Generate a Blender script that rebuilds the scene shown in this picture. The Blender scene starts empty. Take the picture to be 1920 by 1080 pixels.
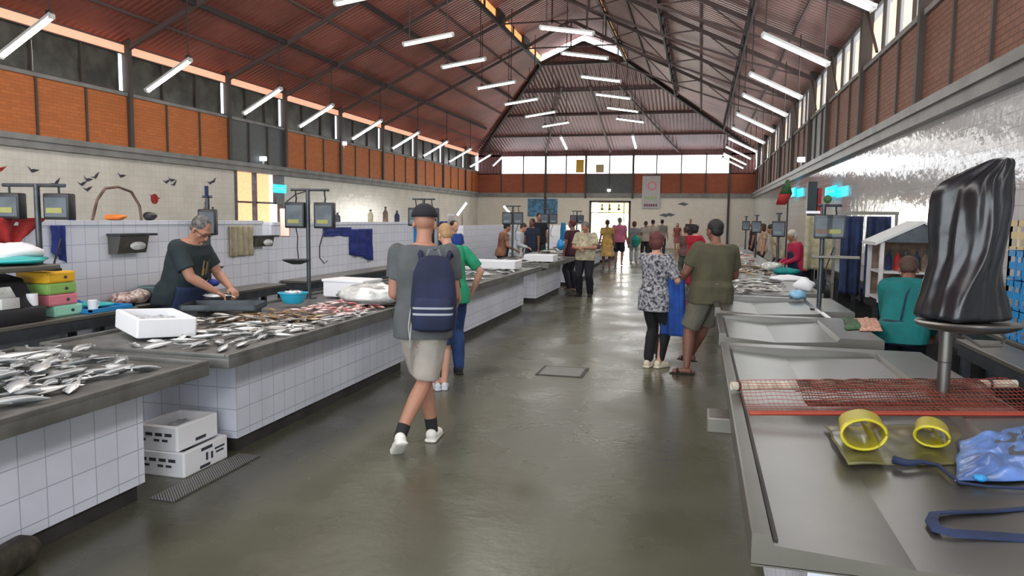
import bpy, bmesh, math, random
from mathutils import Vector, Matrix, noise
random.seed(7)
SC=bpy.context.scene; COL=SC.collection
V=Vector; PI=math.pi
R=math.radians
# ------------------------------------------------------------------ camera (1920x1080 frame)
FPX=1387.0; CAMP=V((0,0,1.62))
def _cam():
    y,p,r=R(14.2),R(5.35),R(0.7)
    f=V((-math.sin(y)*math.cos(p),math.cos(y)*math.cos(p),-math.sin(p)))
    r0=V((math.cos(y),math.sin(y),0)); u0=r0.cross(f)
    return r0*math.cos(r)+u0*math.sin(r), -r0*math.sin(r)+u0*math.cos(r), f
CR,CU,CF=_cam()
def at(u,v,x=None,y=None,z=None):
    """photo pixel -> point on a real plane x=, y= or z="""
    d=CF+CR*((u-960)/FPX)+CU*((540-v)/FPX)
    if x is not None: t=(x-CAMP.x)/d.x
    elif y is not None: t=(y-CAMP.y)/d.y
    else: t=(z-CAMP.z)/d.z
    return CAMP+d*t
cd=bpy.data.cameras.new('camera'); cam=bpy.data.objects.new('camera',cd); COL.objects.link(cam)
M=Matrix((CR,CU,-CF)).transposed().to_4x4(); M.translation=CAMP; cam.matrix_world=M
cd.sensor_width=36; cd.lens=36*FPX/1920; cd.clip_end=300; SC.camera=cam

# ------------------------------------------------------------------ materials
def mat(name,col,rough=.6,metal=0,var=0.,vscale=8,bump=0.,bscale=30,emit=0,ecol=None,spec=.5,coat=0,alpha=1,col2=None,stretch=None,rvar=0.):
    m=bpy.data.materials.new(name); m.use_nodes=True; n=m.node_tree.nodes; l=m.node_tree.links
    b=n['Principled BSDF']; c=(*col,1)
    b.inputs['Base Color'].default_value=c; b.inputs['Roughness'].default_value=rough; b.inputs['Metallic'].default_value=metal
    b.inputs['Specular IOR Level'].default_value=spec; b.inputs['Coat Weight'].default_value=coat; b.inputs['Coat Roughness'].default_value=.1
    b.inputs['Alpha'].default_value=alpha
    if emit: b.inputs['Emission Color'].default_value=(*(ecol or col),1); b.inputs['Emission Strength'].default_value=emit
    if var or col2 or bump or rvar:
        tc=n.new('ShaderNodeTexCoord'); src=tc.outputs['Object']
        if stretch:
            mp=n.new('ShaderNodeMapping'); mp.inputs['Scale'].default_value=stretch; l.new(src,mp.inputs[0]); src=mp.outputs[0]
    if var or col2:
        t=n.new('ShaderNodeTexNoise'); t.inputs['Scale'].default_value=vscale; t.inputs['Detail'].default_value=5
        l.new(src,t.inputs['Vector'])
        r=n.new('ShaderNodeValToRGB'); r.color_ramp.elements[0].position=.38; r.color_ramp.elements[1].position=.62
        r.color_ramp.elements[0].color=(*[x*(1-var) for x in col],1)
        r.color_ramp.elements[1].color=(*(col2 or [min(1,x*(1+var)) for x in col]),1)
        l.new(t.outputs[0],r.inputs[0]); l.new(r.outputs[0],b.inputs['Base Color'])
    if rvar:
        t=n.new('ShaderNodeTexNoise'); t.inputs['Scale'].default_value=vscale*.7; t.inputs['Detail'].default_value=6
        l.new(src,t.inputs['Vector'])
        r=n.new('ShaderNodeMapRange'); r.inputs[1].default_value=.35; r.inputs[2].default_value=.65
        r.inputs[3].default_value=max(0,rough-rvar); r.inputs[4].default_value=min(1,rough+rvar)
        l.new(t.outputs[0],r.inputs[0]); l.new(r.outputs[0],b.inputs['Roughness'])
    if bump:
        t=n.new('ShaderNodeTexNoise'); t.inputs['Scale'].default_value=bscale; t.inputs['Detail'].default_value=4
        l.new(src,t.inputs['Vector']); bp=n.new('ShaderNodeBump'); bp.inputs['Strength'].default_value=bump; bp.inputs['Distance'].default_value=.02
        l.new(t.outputs[0],bp.inputs['Height']); l.new(bp.outputs[0],b.inputs['Normal'])
    return m
def tiles(name,col,mortar,size,rough,mode='xy',mort=.004,row=None,offset=0,var=.03,bump=.3,dirt=None,wob=0.):
    m=mat(name,col,rough); n=m.node_tree.nodes; l=m.node_tree.links; b=n['Principled BSDF']
    tc=n.new('ShaderNodeTexCoord'); s=n.new('ShaderNodeSeparateXYZ'); l.new(tc.outputs['Object'],s.inputs[0])
    a=n.new('ShaderNodeMath'); a.operation='ADD'; l.new(s.outputs[0],a.inputs[0]); l.new(s.outputs[1],a.inputs[1])
    c=n.new('ShaderNodeCombineXYZ'); l.new(a.outputs[0],c.inputs[0]); l.new(s.outputs[2],c.inputs[1])
    t=n.new('ShaderNodeTexBrick'); l.new(c.outputs[0],t.inputs['Vector']); t.offset=offset; t.squash=1
    t.inputs['Scale'].default_value=1; t.inputs['Brick Width'].default_value=size; t.inputs['Row Height'].default_value=row or size
    t.inputs['Mortar Size'].default_value=mort; t.inputs['Mortar Smooth'].default_value=.1; t.inputs['Bias'].default_value=0
    t.inputs['Color1'].default_value=(*[x*(1-var) for x in col],1); t.inputs['Color2'].default_value=(*[min(1,x*(1+var)) for x in col],1)
    t.inputs['Mortar'].default_value=(*mortar,1)
    out=t.outputs['Color']
    if dirt:
        nz=n.new('ShaderNodeTexNoise'); nz.inputs['Scale'].default_value=1.6; nz.inputs['Detail'].default_value=8; l.new(tc.outputs['Object'],nz.inputs['Vector'])
        mr=n.new('ShaderNodeMapRange'); mr.inputs[1].default_value=.45; mr.inputs[2].default_value=.75; mr.inputs[4].default_value=.55; l.new(nz.outputs[0],mr.inputs[0])
        mx=n.new('ShaderNodeMix'); mx.data_type='RGBA'; l.new(mr.outputs[0],mx.inputs[0]); l.new(out,mx.inputs[6]); mx.inputs[7].default_value=(*dirt,1); out=mx.outputs[2]
    l.new(out,b.inputs['Base Color'])
    bp=n.new('ShaderNodeBump'); bp.inputs['Strength'].default_value=bump; bp.inputs['Distance'].default_value=.004; bp.invert=True
    l.new(t.outputs['Fac'],bp.inputs['Height'])
    if wob:
        nz=n.new('ShaderNodeTexNoise'); nz.inputs['Scale'].default_value=5; nz.inputs['Detail'].default_value=3; l.new(tc.outputs['Object'],nz.inputs['Vector'])
        b2=n.new('ShaderNodeBump'); b2.inputs['Strength'].default_value=wob; b2.inputs['Distance'].default_value=.03
        l.new(nz.outputs[0],b2.inputs['Height']); l.new(bp.outputs[0],b2.inputs['Normal']); l.new(b2.outputs[0],b.inputs['Normal'])
    else: l.new(bp.outputs[0],b.inputs['Normal'])
    return m
def corrugated(name,col,axis,rough=.5,pitch=.19):
    m=mat(name,col,rough,var=.22,vscale=.5); n=m.node_tree.nodes; l=m.node_tree.links; b=n['Principled BSDF']
    tc=n.new('ShaderNodeTexCoord'); w=n.new('ShaderNodeTexWave'); w.wave_type='BANDS'; w.bands_direction=axis; w.inputs['Scale'].default_value=.314/pitch
    l.new(tc.outputs['Object'],w.inputs['Vector'])
    bp=n.new('ShaderNodeBump'); bp.inputs['Strength'].default_value=.8; bp.inputs['Distance'].default_value=.05
    l.new(w.outputs[0],bp.inputs['Height']); l.new(bp.outputs[0],b.inputs['Normal'])
    return m
MT=dict(
 steel=mat('brushed_steel',(.17,.167,.152),.33,.8,var=.05,vscale=2,bump=.12,bscale=3,stretch=(1,1,1)),
 steel_edge=mat('steel_edge',(.17,.163,.14),.42,.6,var=.06,vscale=4),
 dsteel=mat('dark_steel',(.07,.08,.09),.4,.6,var=.2),
 slab=mat('stone_slab',(.115,.118,.108),.38,0,var=.25,vscale=5,bump=.05),
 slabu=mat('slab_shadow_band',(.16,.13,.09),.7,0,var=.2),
 ctile=tiles('counter_tile',(.76,.80,.90),(.36,.39,.46),.15,.22,dirt=(.5,.54,.62),mort=.0026),
 kick=mat('kick_plinth',(.035,.034,.03),.6,var=.3,vscale=4),
 ptile=tiles('partition_tile',(.84,.89,.98),(.50,.56,.68),.15,.25,mort=.003),
 wtile=tiles('wall_tile',(.70,.67,.60),(.56,.53,.47),.15,.22,mort=.003,dirt=(.52,.49,.42),wob=.15),
 gtile=tiles('glossy_tile',(.56,.57,.57),(.3,.3,.3),.15,.10,mort=.003,bump=.2,wob=.22),
 brick_l=tiles('brick_orange',(.56,.17,.045),(.40,.13,.05),.22,.75,row=.075,offset=.5,var=.1,mort=.006,bump=.5),
 brick_r=tiles('brick_backlit',(.24,.105,.065),(.13,.06,.04),.22,.7,row=.075,offset=.5,var=.12,mort=.008,bump=.6),  # same orange brick with backlit shade mixed into its colour
 brick_f=tiles('brick_far',(.36,.10,.05),(.25,.08,.04),.22,.75,row=.075,offset=.5,var=.1,mort=.006),
 concrete=mat('concrete_beam',(.25,.25,.24),.7,var=.15,vscale=2,bump=.1),
 concrete_r=mat('concrete_beam_sheen',(.24,.24,.235),.45,var=.15,vscale=2,bump=.1),
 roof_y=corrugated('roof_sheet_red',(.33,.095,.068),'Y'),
 roof_r=corrugated('roof_sheet_sheen',(.40,.21,.19),'Y',.45),  # red sheet recoloured, light sheen of the right slope painted in
 roof_x=corrugated('roof_sheet_end',(.24,.115,.115),'X'),
 iron=mat('dark_iron',(.045,.035,.033),.6,.3),
 iron2=mat('rafter_paint',(.11,.075,.07),.7),
 post=mat('post_brown',(.07,.055,.045),.6),
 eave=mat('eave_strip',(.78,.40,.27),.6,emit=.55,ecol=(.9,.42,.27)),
 darkpane=mat('dark_pane',(.055,.055,.045),.3,var=.5,vscale=2.2),
 greypanel=mat('grey_panel',(.07,.08,.08),.5,var=.1),
 brightpane=mat('frosted_pane',(.9,.92,.95),.4,emit=2.6,ecol=(.92,.96,1.0)),
 skypane=mat('sky_pane',(.85,.9,.95),.3,emit=1.7,ecol=(.85,.92,1.0)),
 tube=mat('tube_glow',(1,1,1),.4,emit=9,ecol=(.93,1,.93)),
 lampbody=mat('lamp_body',(.55,.57,.55),.5),
 white=mat('white_foam',(.86,.88,.90),.7,bump=.12,bscale=60),
 foamin=mat('foam_inside',(.42,.45,.48),.8,var=.3,vscale=30),
 ink=mat('dark_print',(.04,.045,.06),.7),
 black=mat('black_plastic',(.012,.013,.016),.45),
 bag=mat('black_bag',(.009,.011,.014),.30,0,bump=.2,bscale=9,coat=.12,stretch=(1,1,.5)),
 redn=mat('red_net',(.34,.05,.025),.6),
 darkn=mat('dark_net',(.10,.035,.025),.9,var=.4),
 yel=mat('yellow_rubber',(.5,.44,.02),.4,coat=.2),
 blueap=mat('blue_vinyl',(.09,.19,.48),.38,var=.35,vscale=7,coat=.3,bump=.25,bscale=9),
 navy=mat('navy_cloth',(.012,.025,.075),.8,var=.3),
 navy2=mat('navy_bright',(.015,.03,.20),.7,var=.3),
 teal=mat('teal_cloth',(.0,.22,.22),.8,var=.2),
 tealp=mat('teal_plastic',(.02,.42,.42),.4),
 bluep=mat('blue_plastic',(.02,.25,.58),.4),
 cyanp=mat('cyan_bowl',(.03,.42,.62),.35),
 greyp=mat('grey_basin',(.14,.22,.23),.4),
 yelp=mat('yellow_plastic',(.85,.48,.02),.45),
 grnp=mat('green_plastic',(.28,.52,.13),.45),
 pinkp=mat('pink_plastic',(.75,.24,.30),.45),
 mintp=mat('mint_plastic',(.33,.72,.55),.45),
 redc=mat('red_cloth',(.35,.02,.02),.8,var=.3),
 cream=mat('cream_cloth',(.62,.56,.40),.85,var=.25,vscale=14,col2=(.35,.33,.2)),
 glassy=mat('clear_wrap',(.60,.63,.60),.15,0,coat=.6,bump=.5,bscale=14,var=.3,vscale=9),
 cyanlit=mat('cyan_sign',(.02,.6,.8),.4,emit=1.6,ecol=(.0,.62,.85)),
 yglow=mat('yellow_transom',(.95,.85,.25),.4,emit=1.5,ecol=(1,.86,.32)),
 wglow=mat('daylight_pane',(1,1,1),.4,emit=5,ecol=(1,.98,.9)),
 mosaic=tiles('blue_mosaic',(.06,.20,.36),(.12,.30,.48),.13,.3,row=.13,var=.5),
 fabric_w=mat('banner_cloth',(.55,.54,.54),.8,var=.06),
 green_d=mat('leaf_green',(.03,.09,.03),.7,var=.4),
 orange=mat('orange_plastic',(.75,.22,.03),.5),
 sand=mat('sand_plastic',(.62,.50,.28),.6),
 brown=mat('brown_cloth',(.16,.11,.08),.8,var=.4),
 dispy=mat('yellow_dial',(.30,.30,.08),.5),
 pipe=mat('pale_pipe',(.55,.52,.42),.5,var=.25,vscale=14),
 grate=tiles('grate',(.30,.31,.29),(.05,.05,.05),.02,.5,mort=.005),
 glass=mat('spectacle',(.02,.02,.02),.2),
)
def floor_mat():
    m=mat('wet_floor',(.10,.10,.075),.3); n=m.node_tree.nodes; l=m.node_tree.links; b=n['Principled BSDF']
    tc=n.new('ShaderNodeTexCoord')
    a=n.new('ShaderNodeTexNoise'); a.inputs['Scale'].default_value=.55; a.inputs['Detail'].default_value=9; a.inputs['Roughness'].default_value=.62; l.new(tc.outputs['Object'],a.inputs['Vector'])
    r=n.new('ShaderNodeValToRGB'); e=r.color_ramp.elements; e[0].position=.2; e[0].color=(.072,.074,.050,1); e[1].position=.8; e[1].color=(.12,.122,.085,1)
    l.new(a.outputs[0],r.inputs[0]); l.new(r.outputs[0],b.inputs['Base Color'])
    c=n.new('ShaderNodeTexNoise'); c.inputs['Scale'].default_value=1.1; c.inputs['Detail'].default_value=6; l.new(tc.outputs['Object'],c.inputs['Vector'])
    mr=n.new('ShaderNodeMapRange'); mr.inputs[1].default_value=.3; mr.inputs[2].default_value=.7; mr.inputs[3].default_value=.16; mr.inputs[4].default_value=.40
    l.new(c.outputs[0],mr.inputs[0]); l.new(mr.outputs[0],b.inputs['Roughness'])
    d=n.new('ShaderNodeTexNoise'); d.inputs['Scale'].default_value=14; d.inputs['Detail'].default_value=5; l.new(tc.outputs['Object'],d.inputs['Vector'])
    bp=n.new('ShaderNodeBump'); bp.inputs['Strength'].default_value=.22; bp.inputs['Distance'].default_value=.01; l.new(d.outputs[0],bp.inputs['Height']); l.new(bp.outputs[0],b.inputs['Normal'])
    return m
MT['floor']=floor_mat()

# ------------------------------------------------------------------ mesh builder
class MB:
    def __init__(s): s.bm=bmesh.new()
    def _add(s,tmp):
        me=bpy.data.meshes.new('t'); tmp.to_mesh(me); s.bm.from_mesh(me); bpy.data.meshes.remove(me); tmp.free()
    def box(s,lo,hi,bevel=0,mtx=None):
        t=bmesh.new(); bmesh.ops.create_cube(t,size=1)
        lo=V(lo);hi=V(hi)
        for v in t.verts: v.co=V([lo[i]+(v.co[i]+.5)*(hi[i]-lo[i]) for i in range(3)])
        if bevel: bmesh.ops.bevel(t,geom=t.edges[:],offset=bevel,segments=2,affect='EDGES',profile=.5)
        if mtx: bmesh.ops.transform(t,matrix=mtx,verts=t.verts)
        bmesh.ops.recalc_face_normals(t,faces=t.faces); s._add(t); return s
    def bar(s,p0,p1,w,h=None):
        p0=V(p0);p1=V(p1);h=h or w;d=p1-p0;L=d.length
        t=bmesh.new(); bmesh.ops.create_cube(t,size=1)
        for v in t.verts: v.co=V((v.co.x*w,v.co.y*h,(v.co.z+.5)*L))
        q=d.to_track_quat('Z','Y').to_matrix().to_4x4(); q.translation=p0
        bmesh.ops.transform(t,matrix=q,verts=t.verts); s._add(t); return s
    def cyl(s,p0,p1,r0,r1=None,n=14,cap=True):
        p0=V(p0);p1=V(p1);r1=r0 if r1 is None else r1;d=p1-p0
        t=bmesh.new(); bmesh.ops.create_cone(t,cap_ends=cap,segments=n,radius1=r0,radius2=r1,depth=d.length)
        q=d.to_track_quat('Z','Y').to_matrix().to_4x4(); q.translation=(p0+p1)/2
        bmesh.ops.transform(t,matrix=q,verts=t.verts); s._add(t); return s
    def ball(s,c,r,seg=14,mtx=None):
        t=bmesh.new(); bmesh.ops.create_uvsphere(t,u_segments=seg,v_segments=max(6,seg*2//3),radius=1)
        rr=V(r) if hasattr(r,'__len__') else V((r,r,r))
        for v in t.verts: v.co=V((v.co.x*rr.x,v.co.y*rr.y,v.co.z*rr.z))
        if mtx: bmesh.ops.transform(t,matrix=mtx.to_4x4(),verts=t.verts)
        bmesh.ops.translate(t,vec=V(c),verts=t.verts); s._add(t); return s
    def rings(s,rs,close=True,caps=True):
        """list of rings (lists of points)"""
        t=bmesh.new(); vs=[[t.verts.new(p) for p in r] for r in rs]; n=len(rs[0])
        for a,b in zip(vs,vs[1:]):
            for i in range(n if close else n-1):
                j=(i+1)%n; t.faces.new((a[i],a[j],b[j],b[i]))
        if caps: t.faces.new(vs[0][::-1]); t.faces.new(vs[-1])
        bmesh.ops.recalc_face_normals(t,faces=t.faces); s._add(t); return s
    def tube(s,pts,r,n=8):
        pts=[V(p) for p in pts]; rs=[]
        up=V((0,0,1)) if abs((pts[1]-pts[0]).normalized().z)<.9 else V((1,0,0))
        for i,p in enumerate(pts):
            d=(pts[min(i+1,len(pts)-1)]-pts[max(i-1,0)]).normalized(); a=d.cross(up); 
            if a.length<1e-4: a=V((1,0,0))
            a.normalize(); b=a.cross(d).normalized(); rad=r[i] if hasattr(r,'__len__') else r
            rs.append([p+a*math.cos(2*PI*k/n)*rad+b*math.sin(2*PI*k/n)*rad for k in range(n)])
        return s.rings(rs)
    def poly(s,pts):
        f=s.bm.faces.new([s.bm.verts.new(p) for p in pts]); return s
    def grid(s,f,nu,nv):
        """f(a,b) with a,b in 0..1"""
        vs=[[s.bm.verts.new(f(i/nu,j/nv)) for j in range(nv+1)] for i in range(nu+1)]
        for i in range(nu):
            for j in range(nv): s.bm.faces.new((vs[i][j],vs[i+1][j],vs[i+1][j+1],vs[i][j+1]))
        return s
    def build(s,name,m,parent=None,smooth=None,bevel=0):
        me=bpy.data.meshes.new(name); s.bm.normal_update(); s.bm.to_mesh(me); s.bm.free()
        o=bpy.data.objects.new(name,me); COL.objects.link(o)
        for x in (m if isinstance(m,(list,tuple)) else [m]): me.materials.append(MT[x] if isinstance(x,str) else x)
        if smooth is not None:
            if smooth>=180: 
                for p in me.polygons: p.use_smooth=True
            else:
                me.shade_auto(smooth) if hasattr(me,'shade_auto') else None
                for p in me.polygons: p.use_smooth=True
                try: me.set_sharp_from_angle(angle=R(smooth))
                except Exception: pass
        if bevel:
            b=o.modifiers.new('b','BEVEL'); b.width=bevel; b.segments=2; b.limit_method='ANGLE'
        if parent is not None: o.parent=parent
        return o
def tag(o,label=None,cat=None,group=None,kind=None):
    if label: o['label']=label
    if cat: o['category']=cat
    if group: o['group']=group
    if kind: o['kind']=kind
    return o
def empty(name,loc=(0,0,0),rz=0,label=None,cat=None,group=None):
    o=bpy.data.objects.new(name,None); COL.objects.link(o); o.location=loc; o.rotation_euler=(0,0,rz); o.empty_display_size=.1
    return tag(o,label,cat,group)
def struct(name,mb,m,smooth=None): 
    return tag(mb.build(name,m,None,smooth),kind='structure')
def dup(o,loc=None,rot=None,label=None,parent=None,scale=None):
    c=o.copy(); COL.objects.link(c)
    if parent is not None: c.parent=parent
    if loc is not None: c.location=loc
    if rot is not None: c.rotation_euler=rot
    if scale is not None: c.scale=(scale,)*3 if not hasattr(scale,'__len__') else scale
    if label: c['label']=label
    for ch in list(o.children): dup(ch,parent=c)
    return c
# ------------------------------------------------------------------ hall shell
XL,XR,YF,YB=-13.5,2.88,44.4,-7.0; XC=-5.3
EZ=5.72; MZ=8.65; RZ=9.45; HY=33.3; MH=1.9
struct('floor',MB().box((XL-.3,YB,-.12),(XR+.3,YF+.3,0)),'floor')
# side walls: lower tiled wall with door gap, ledge beam, brick panels, posts, windows
BAYS=[-7.0,-4.1,-.2,3.66,7.56,11.46,15.36,19.26,22.3,26.2,30.1,34.0,37.9,41.8,44.4]
def side_wall(x,s,side,tile,brick):
    xo=x+s*.25
    lo=lambda a,b,y0,y1,z0,z1:((min(a,b),y0,z0),(max(a,b),y1,z1))
    w=MB()
    if s<0:
        w.box(*lo(x,xo,YB,19.5,0,2.95)).box(*lo(x,xo,22.2,YF,0,2.95)).box(*lo(x,xo,19.5,22.2,0,.9))
    else: w.box(*lo(x,xo,YB,YF,0,2.95))
    struct('wall_'+side,w,tile)
    struct('trim_'+('1' if s<0 else '2'),MB().box(*lo(x-s*.12,xo,YB,YF,2.95,3.22)).box(*lo(x-s*.16,xo,YB,YF,3.10,3.22)),'concrete' if s<0 else 'concrete_r')
    struct('trim_'+('3' if s<0 else '4'),MB().box(*lo(x-s*.04,xo,YB,YF,4.44,4.52)),'concrete')
    pn=MB(); gp=MB(); ps=MB(); sub=MB()
    for a,b in zip(BAYS,BAYS[1:]):
        if a==19.26: gp.box(*lo(x,xo,a,b,3.22,4.44))
        else: pn.box(*lo(x,xo,a,b,3.22,4.44))
        n=3 if b-a>2.8 else 2
        for k in range(1,n):
            y=a+(b-a)*k/n; sub.box(*lo(x-s*.035,xo,y-.025,y+.025,3.22,4.44))
    for y in BAYS[1:-1]: ps.box(*lo(x-s*.09,x+s*.1,y-.06,y+.06,3.22,EZ+.05))
    struct('wall_'+side+'_bricks',pn,brick); struct('wall_'+side+'_blank_panel',gp,'greypanel')
    struct('trim_'+('5' if s<0 else '6'),ps,'post'); struct('trim_'+('7' if s<0 else '8'),sub,'post')
side_wall(XL,-1,'left','wtile','brick_l'); side_wall(XR,1,'right','gtile','brick_r')
wn=[0]
def window(frame,pane,fm='post',pm='darkpane',extra=None):
    wn[0]+=1; f=struct('window_%d'%wn[0],frame,fm); p=pane.build('pane',pm,f)
    if extra: extra[0].build('side_light',extra[1],f)
    return f
for a,b in zip(BAYS,BAYS[1:]):
    # left clerestory: dark panes with a narrow bright light beside each post
    f=MB(); p=MB(); e=MB(); n=3 if b-a>2.8 else 2
    f.box((XL-.2,a,4.52),(XL-.05,b,4.56)).box((XL-.2,a,5.43),(XL-.05,b,5.5))
    for k in range(1,n): y=a+(b-a)*k/n; f.box((XL-.16,y-.02,4.52),(XL-.06,y+.02,5.5))
    p.box((XL-.14,a+.06,4.53),(XL-.11,b-.16,5.48)); e.box((XL-.13,b-.16,4.53),(XL-.10,b-.06,5.48))
    if n==3:
        y=a+(b-a)/3; e.box((XL-.10,y+.02,4.55),(XL-.09,y+.05,5.2))
    window(f,p,'post','darkpane',(e,'skypane'))
    # right clerestory: bright panes under the overhanging eave
    f=MB(); p=MB(); n=4 if b-a>3.2 else 3
    f.box((XR+.05,a,4.52),(XR+.2,b,4.57)).box((XR+.05,a,5.5),(XR+.2,b,5.56))
    for k in range(1,n): y=a+(b-a)*k/n; f.box((XR+.06,y-.02,4.52),(XR+.16,y+.02,5.5))
    if b>7:
        f.box((XR-.02,a+.1,4.6),(XR+.04,a+.14,4.62))
        f.bar((XR-.05,b-.15,5.5),(XR-.05,b-1.2,4.55),.04)
    p.box((XR+.11,a+.06,4.55),(XR+.12,b-.06,5.5))
    g=bpy.data.materials.get('window_glass')
    if not g:
        g=mat('window_glass',(.9,.95,1),.05); nt=g.node_tree; tr=nt.nodes.new('ShaderNodeBsdfTransparent'); mx=nt.nodes.new('ShaderNodeMixShader'); mx.inputs[0].default_value=.22
        em=nt.nodes['Principled BSDF']; em.inputs['Emission Color'].default_value=(.9,.95,1,1); em.inputs['Emission Strength'].default_value=.6
        nt.links.new(tr.outputs[0],mx.inputs[1]); nt.links.new(em.outputs[0],mx.inputs[2]); nt.links.new(mx.outputs[0],nt.nodes['Material Output'].inputs[0])
    window(f,p,'post',g)
# right overhang of the roof seen through the panes, orange sheet with sky light painted as glow
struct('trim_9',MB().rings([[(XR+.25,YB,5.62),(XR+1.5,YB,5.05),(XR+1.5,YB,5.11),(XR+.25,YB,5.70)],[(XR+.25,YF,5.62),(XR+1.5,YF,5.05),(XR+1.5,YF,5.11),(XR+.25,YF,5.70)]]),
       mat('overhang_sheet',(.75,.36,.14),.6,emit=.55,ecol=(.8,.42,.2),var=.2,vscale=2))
# left eave strip of translucent sheet, light from outside painted as emission
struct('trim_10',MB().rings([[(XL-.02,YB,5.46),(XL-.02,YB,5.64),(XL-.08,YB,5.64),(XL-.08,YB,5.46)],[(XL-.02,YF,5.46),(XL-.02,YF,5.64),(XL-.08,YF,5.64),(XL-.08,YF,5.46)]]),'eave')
struct('trim_11',MB().box((XL-.3,YB,5.5),(XL-.1,YF,5.8)).box((XR+.12,YB,5.56),(XR+.3,YF,5.8)),'iron2')
# far wall
DX0,DX1=-6.5,-4.05
w=MB().box((XL,YF,0),(DX0,YF+.25,2.95)).box((DX1,YF,0),(XR,YF+.25,2.95)).box((DX0,YF,2.72),(DX1,YF+.25,2.95))
struct('wall_far',w,tiles('far_tile',(.78,.72,.62),(.62,.58,.5),.15,.4,mort=.003))
struct('trim_12',MB().box((XL,YF-.12,2.95),(XR,YF+.25,3.2)),'concrete')
struct('wall_far_bricks',MB().box((XL,YF,3.2),(-6.75,YF+.2,4.32)).box((-3.95,YF,3.2),(XR,YF+.2,4.32)),'brick_f')
struct('wall_far_blank_panel',MB().box((-6.75,YF,3.2),(-3.95,YF+.2,4.32)),'greypanel')
p=MB()
FX=[-13.5,-12.0,-10.6,-9.2,-7.95,-6.75,-5.35,-3.95,-2.6,-1.2,.2,1.5,2.88]
for x in FX[1:-1]: p.box((x-.035,YF-.06,3.2),(x+.035,YF,5.5))
for x in (-9.2,-6.75,-3.95,1.5-.0): p.box((x-.06,YF-.14,0 if x in(-9.2,1.5) else 2.9),(x+.06,YF,5.6))
struct('trim_13',p,'post')
f=MB().box((XL,YF,4.32),(XR,YF+.1,4.37)).box((XL,YF,5.4),(XR,YF+.2,5.8)).box((XL,YF,4.32),(-12.0,YF+.2,5.5)).box((1.55,YF,4.32),(XR,YF+.2,5.5))
wn[0]+=1; fw=struct('window_%d'%wn[0],f,'roof_x')
xs=[-12,-11.3,-10.6,-9.9,-9.2,-8.6,-7.95,-7.35,-6.75,-6.05,-5.35,-4.65,-3.95,-3.3,-2.6,-1.9,-1.2,-.5,.2,.85,1.5]
for a,b in zip(xs,xs[1:]):
    q=MB().box((a+.03,YF+.08,4.37),(b-.03,YF+.1,5.4)); q.build('pane','brightpane',fw)
for x,m in ((-7.1,'yelp'),(-5.9,'sand'),):
    MB().box((x-.28,YF+.06,4.42),(x+.2,YF+.075,4.9 if m=='sand' else 5.2)).build('sticker',m,fw)
# far door: bright opening with transom
wn[0]=0
fd=struct('door_1',MB().box((DX0,YF-.05,0),(DX0+.12,YF+.2,2.72)).box((DX1-.12,YF-.05,0),(DX1,YF+.2,2.72)).box((DX0,YF-.05,2.64),(DX1,YF+.2,2.76)).box((DX0,YF-.02,2.02),(DX1,YF+.02,2.07)).box((-5.35,YF,2.07),(-5.31,YF+.02,2.64)).box((DX1-.42,YF,0),(DX1-.37,YF+.03,2.64)),'post')
MB().box((DX0+.5,YF+.06,2.07),(DX1-.1,YF+.08,2.64)).build('transom','yglow',fd)
MB().box((DX0+.1,YF+.06,2.07),(DX0+.5,YF+.08,2.64)).build('transom_side','wglow',fd)
k=MB()
for x in (-5.75,-5.3,-4.75):
    k.ball((x,YF+.03,2.50),(.05,.015,.06)).box((x-.08,YF+.02,2.2),(x+.08,YF+.04,2.3)).box((x-.03,YF+.02,2.25),(x+.03,YF+.04,2.45))
k.build('pictogram','ink',fd)
struct('door_1_daylight',MB().box((DX0+.12,YF+1.6,0),(DX1-.12,YF+1.65,2.4)),'wglow')
struct('ground_outside',MB().box((DX0-2,YF+.25,-.12),(DX1+2,YF+3,-.01)),'concrete')
# left side door opening with the brick building beyond
wd=struct('door_2',MB().box((XL-.2,19.5,.9),(XL+.02,19.62,2.95)).box((XL-.2,22.1,.9),(XL+.02,22.2,2.95)).box((XL-.15,20.6,.9),(XL,20.66,2.95)).box((XL-.15,19.5,2.0),(XL,22.2,2.06)).box((XL-.1,21.7,2.0),(XL+.03,22.15,2.95)),'dsteel')
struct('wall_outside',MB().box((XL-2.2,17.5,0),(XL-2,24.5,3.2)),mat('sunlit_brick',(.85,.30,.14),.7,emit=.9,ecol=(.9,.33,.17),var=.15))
# roof
def quad(name,pts,m): struct(name,MB().poly(pts),m)
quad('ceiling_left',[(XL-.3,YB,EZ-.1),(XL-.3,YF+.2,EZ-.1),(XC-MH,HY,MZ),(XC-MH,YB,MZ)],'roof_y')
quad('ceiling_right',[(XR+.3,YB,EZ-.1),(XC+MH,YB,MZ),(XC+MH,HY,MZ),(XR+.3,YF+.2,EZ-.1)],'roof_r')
quad('ceiling_end',[(XL-.3,YF+.2,EZ-.1),(XR+.3,YF+.2,EZ-.1),(XC+MH,HY,MZ),(XC-MH,HY,MZ)],'roof_x')
quad('ceiling_end_peak',[(XC-MH,HY,MZ),(XC+MH,HY,MZ),(XC,HY,RZ)],'roof_x')
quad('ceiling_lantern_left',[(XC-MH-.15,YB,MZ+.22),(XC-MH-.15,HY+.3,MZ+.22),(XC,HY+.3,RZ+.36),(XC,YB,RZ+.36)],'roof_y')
quad('ceiling_lantern_right',[(XC,YB,RZ+.36),(XC,HY+.3,RZ+.36),(XC+MH+.15,HY+.3,MZ+.22),(XC+MH+.15,YB,MZ+.22)],'roof_r')
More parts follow.
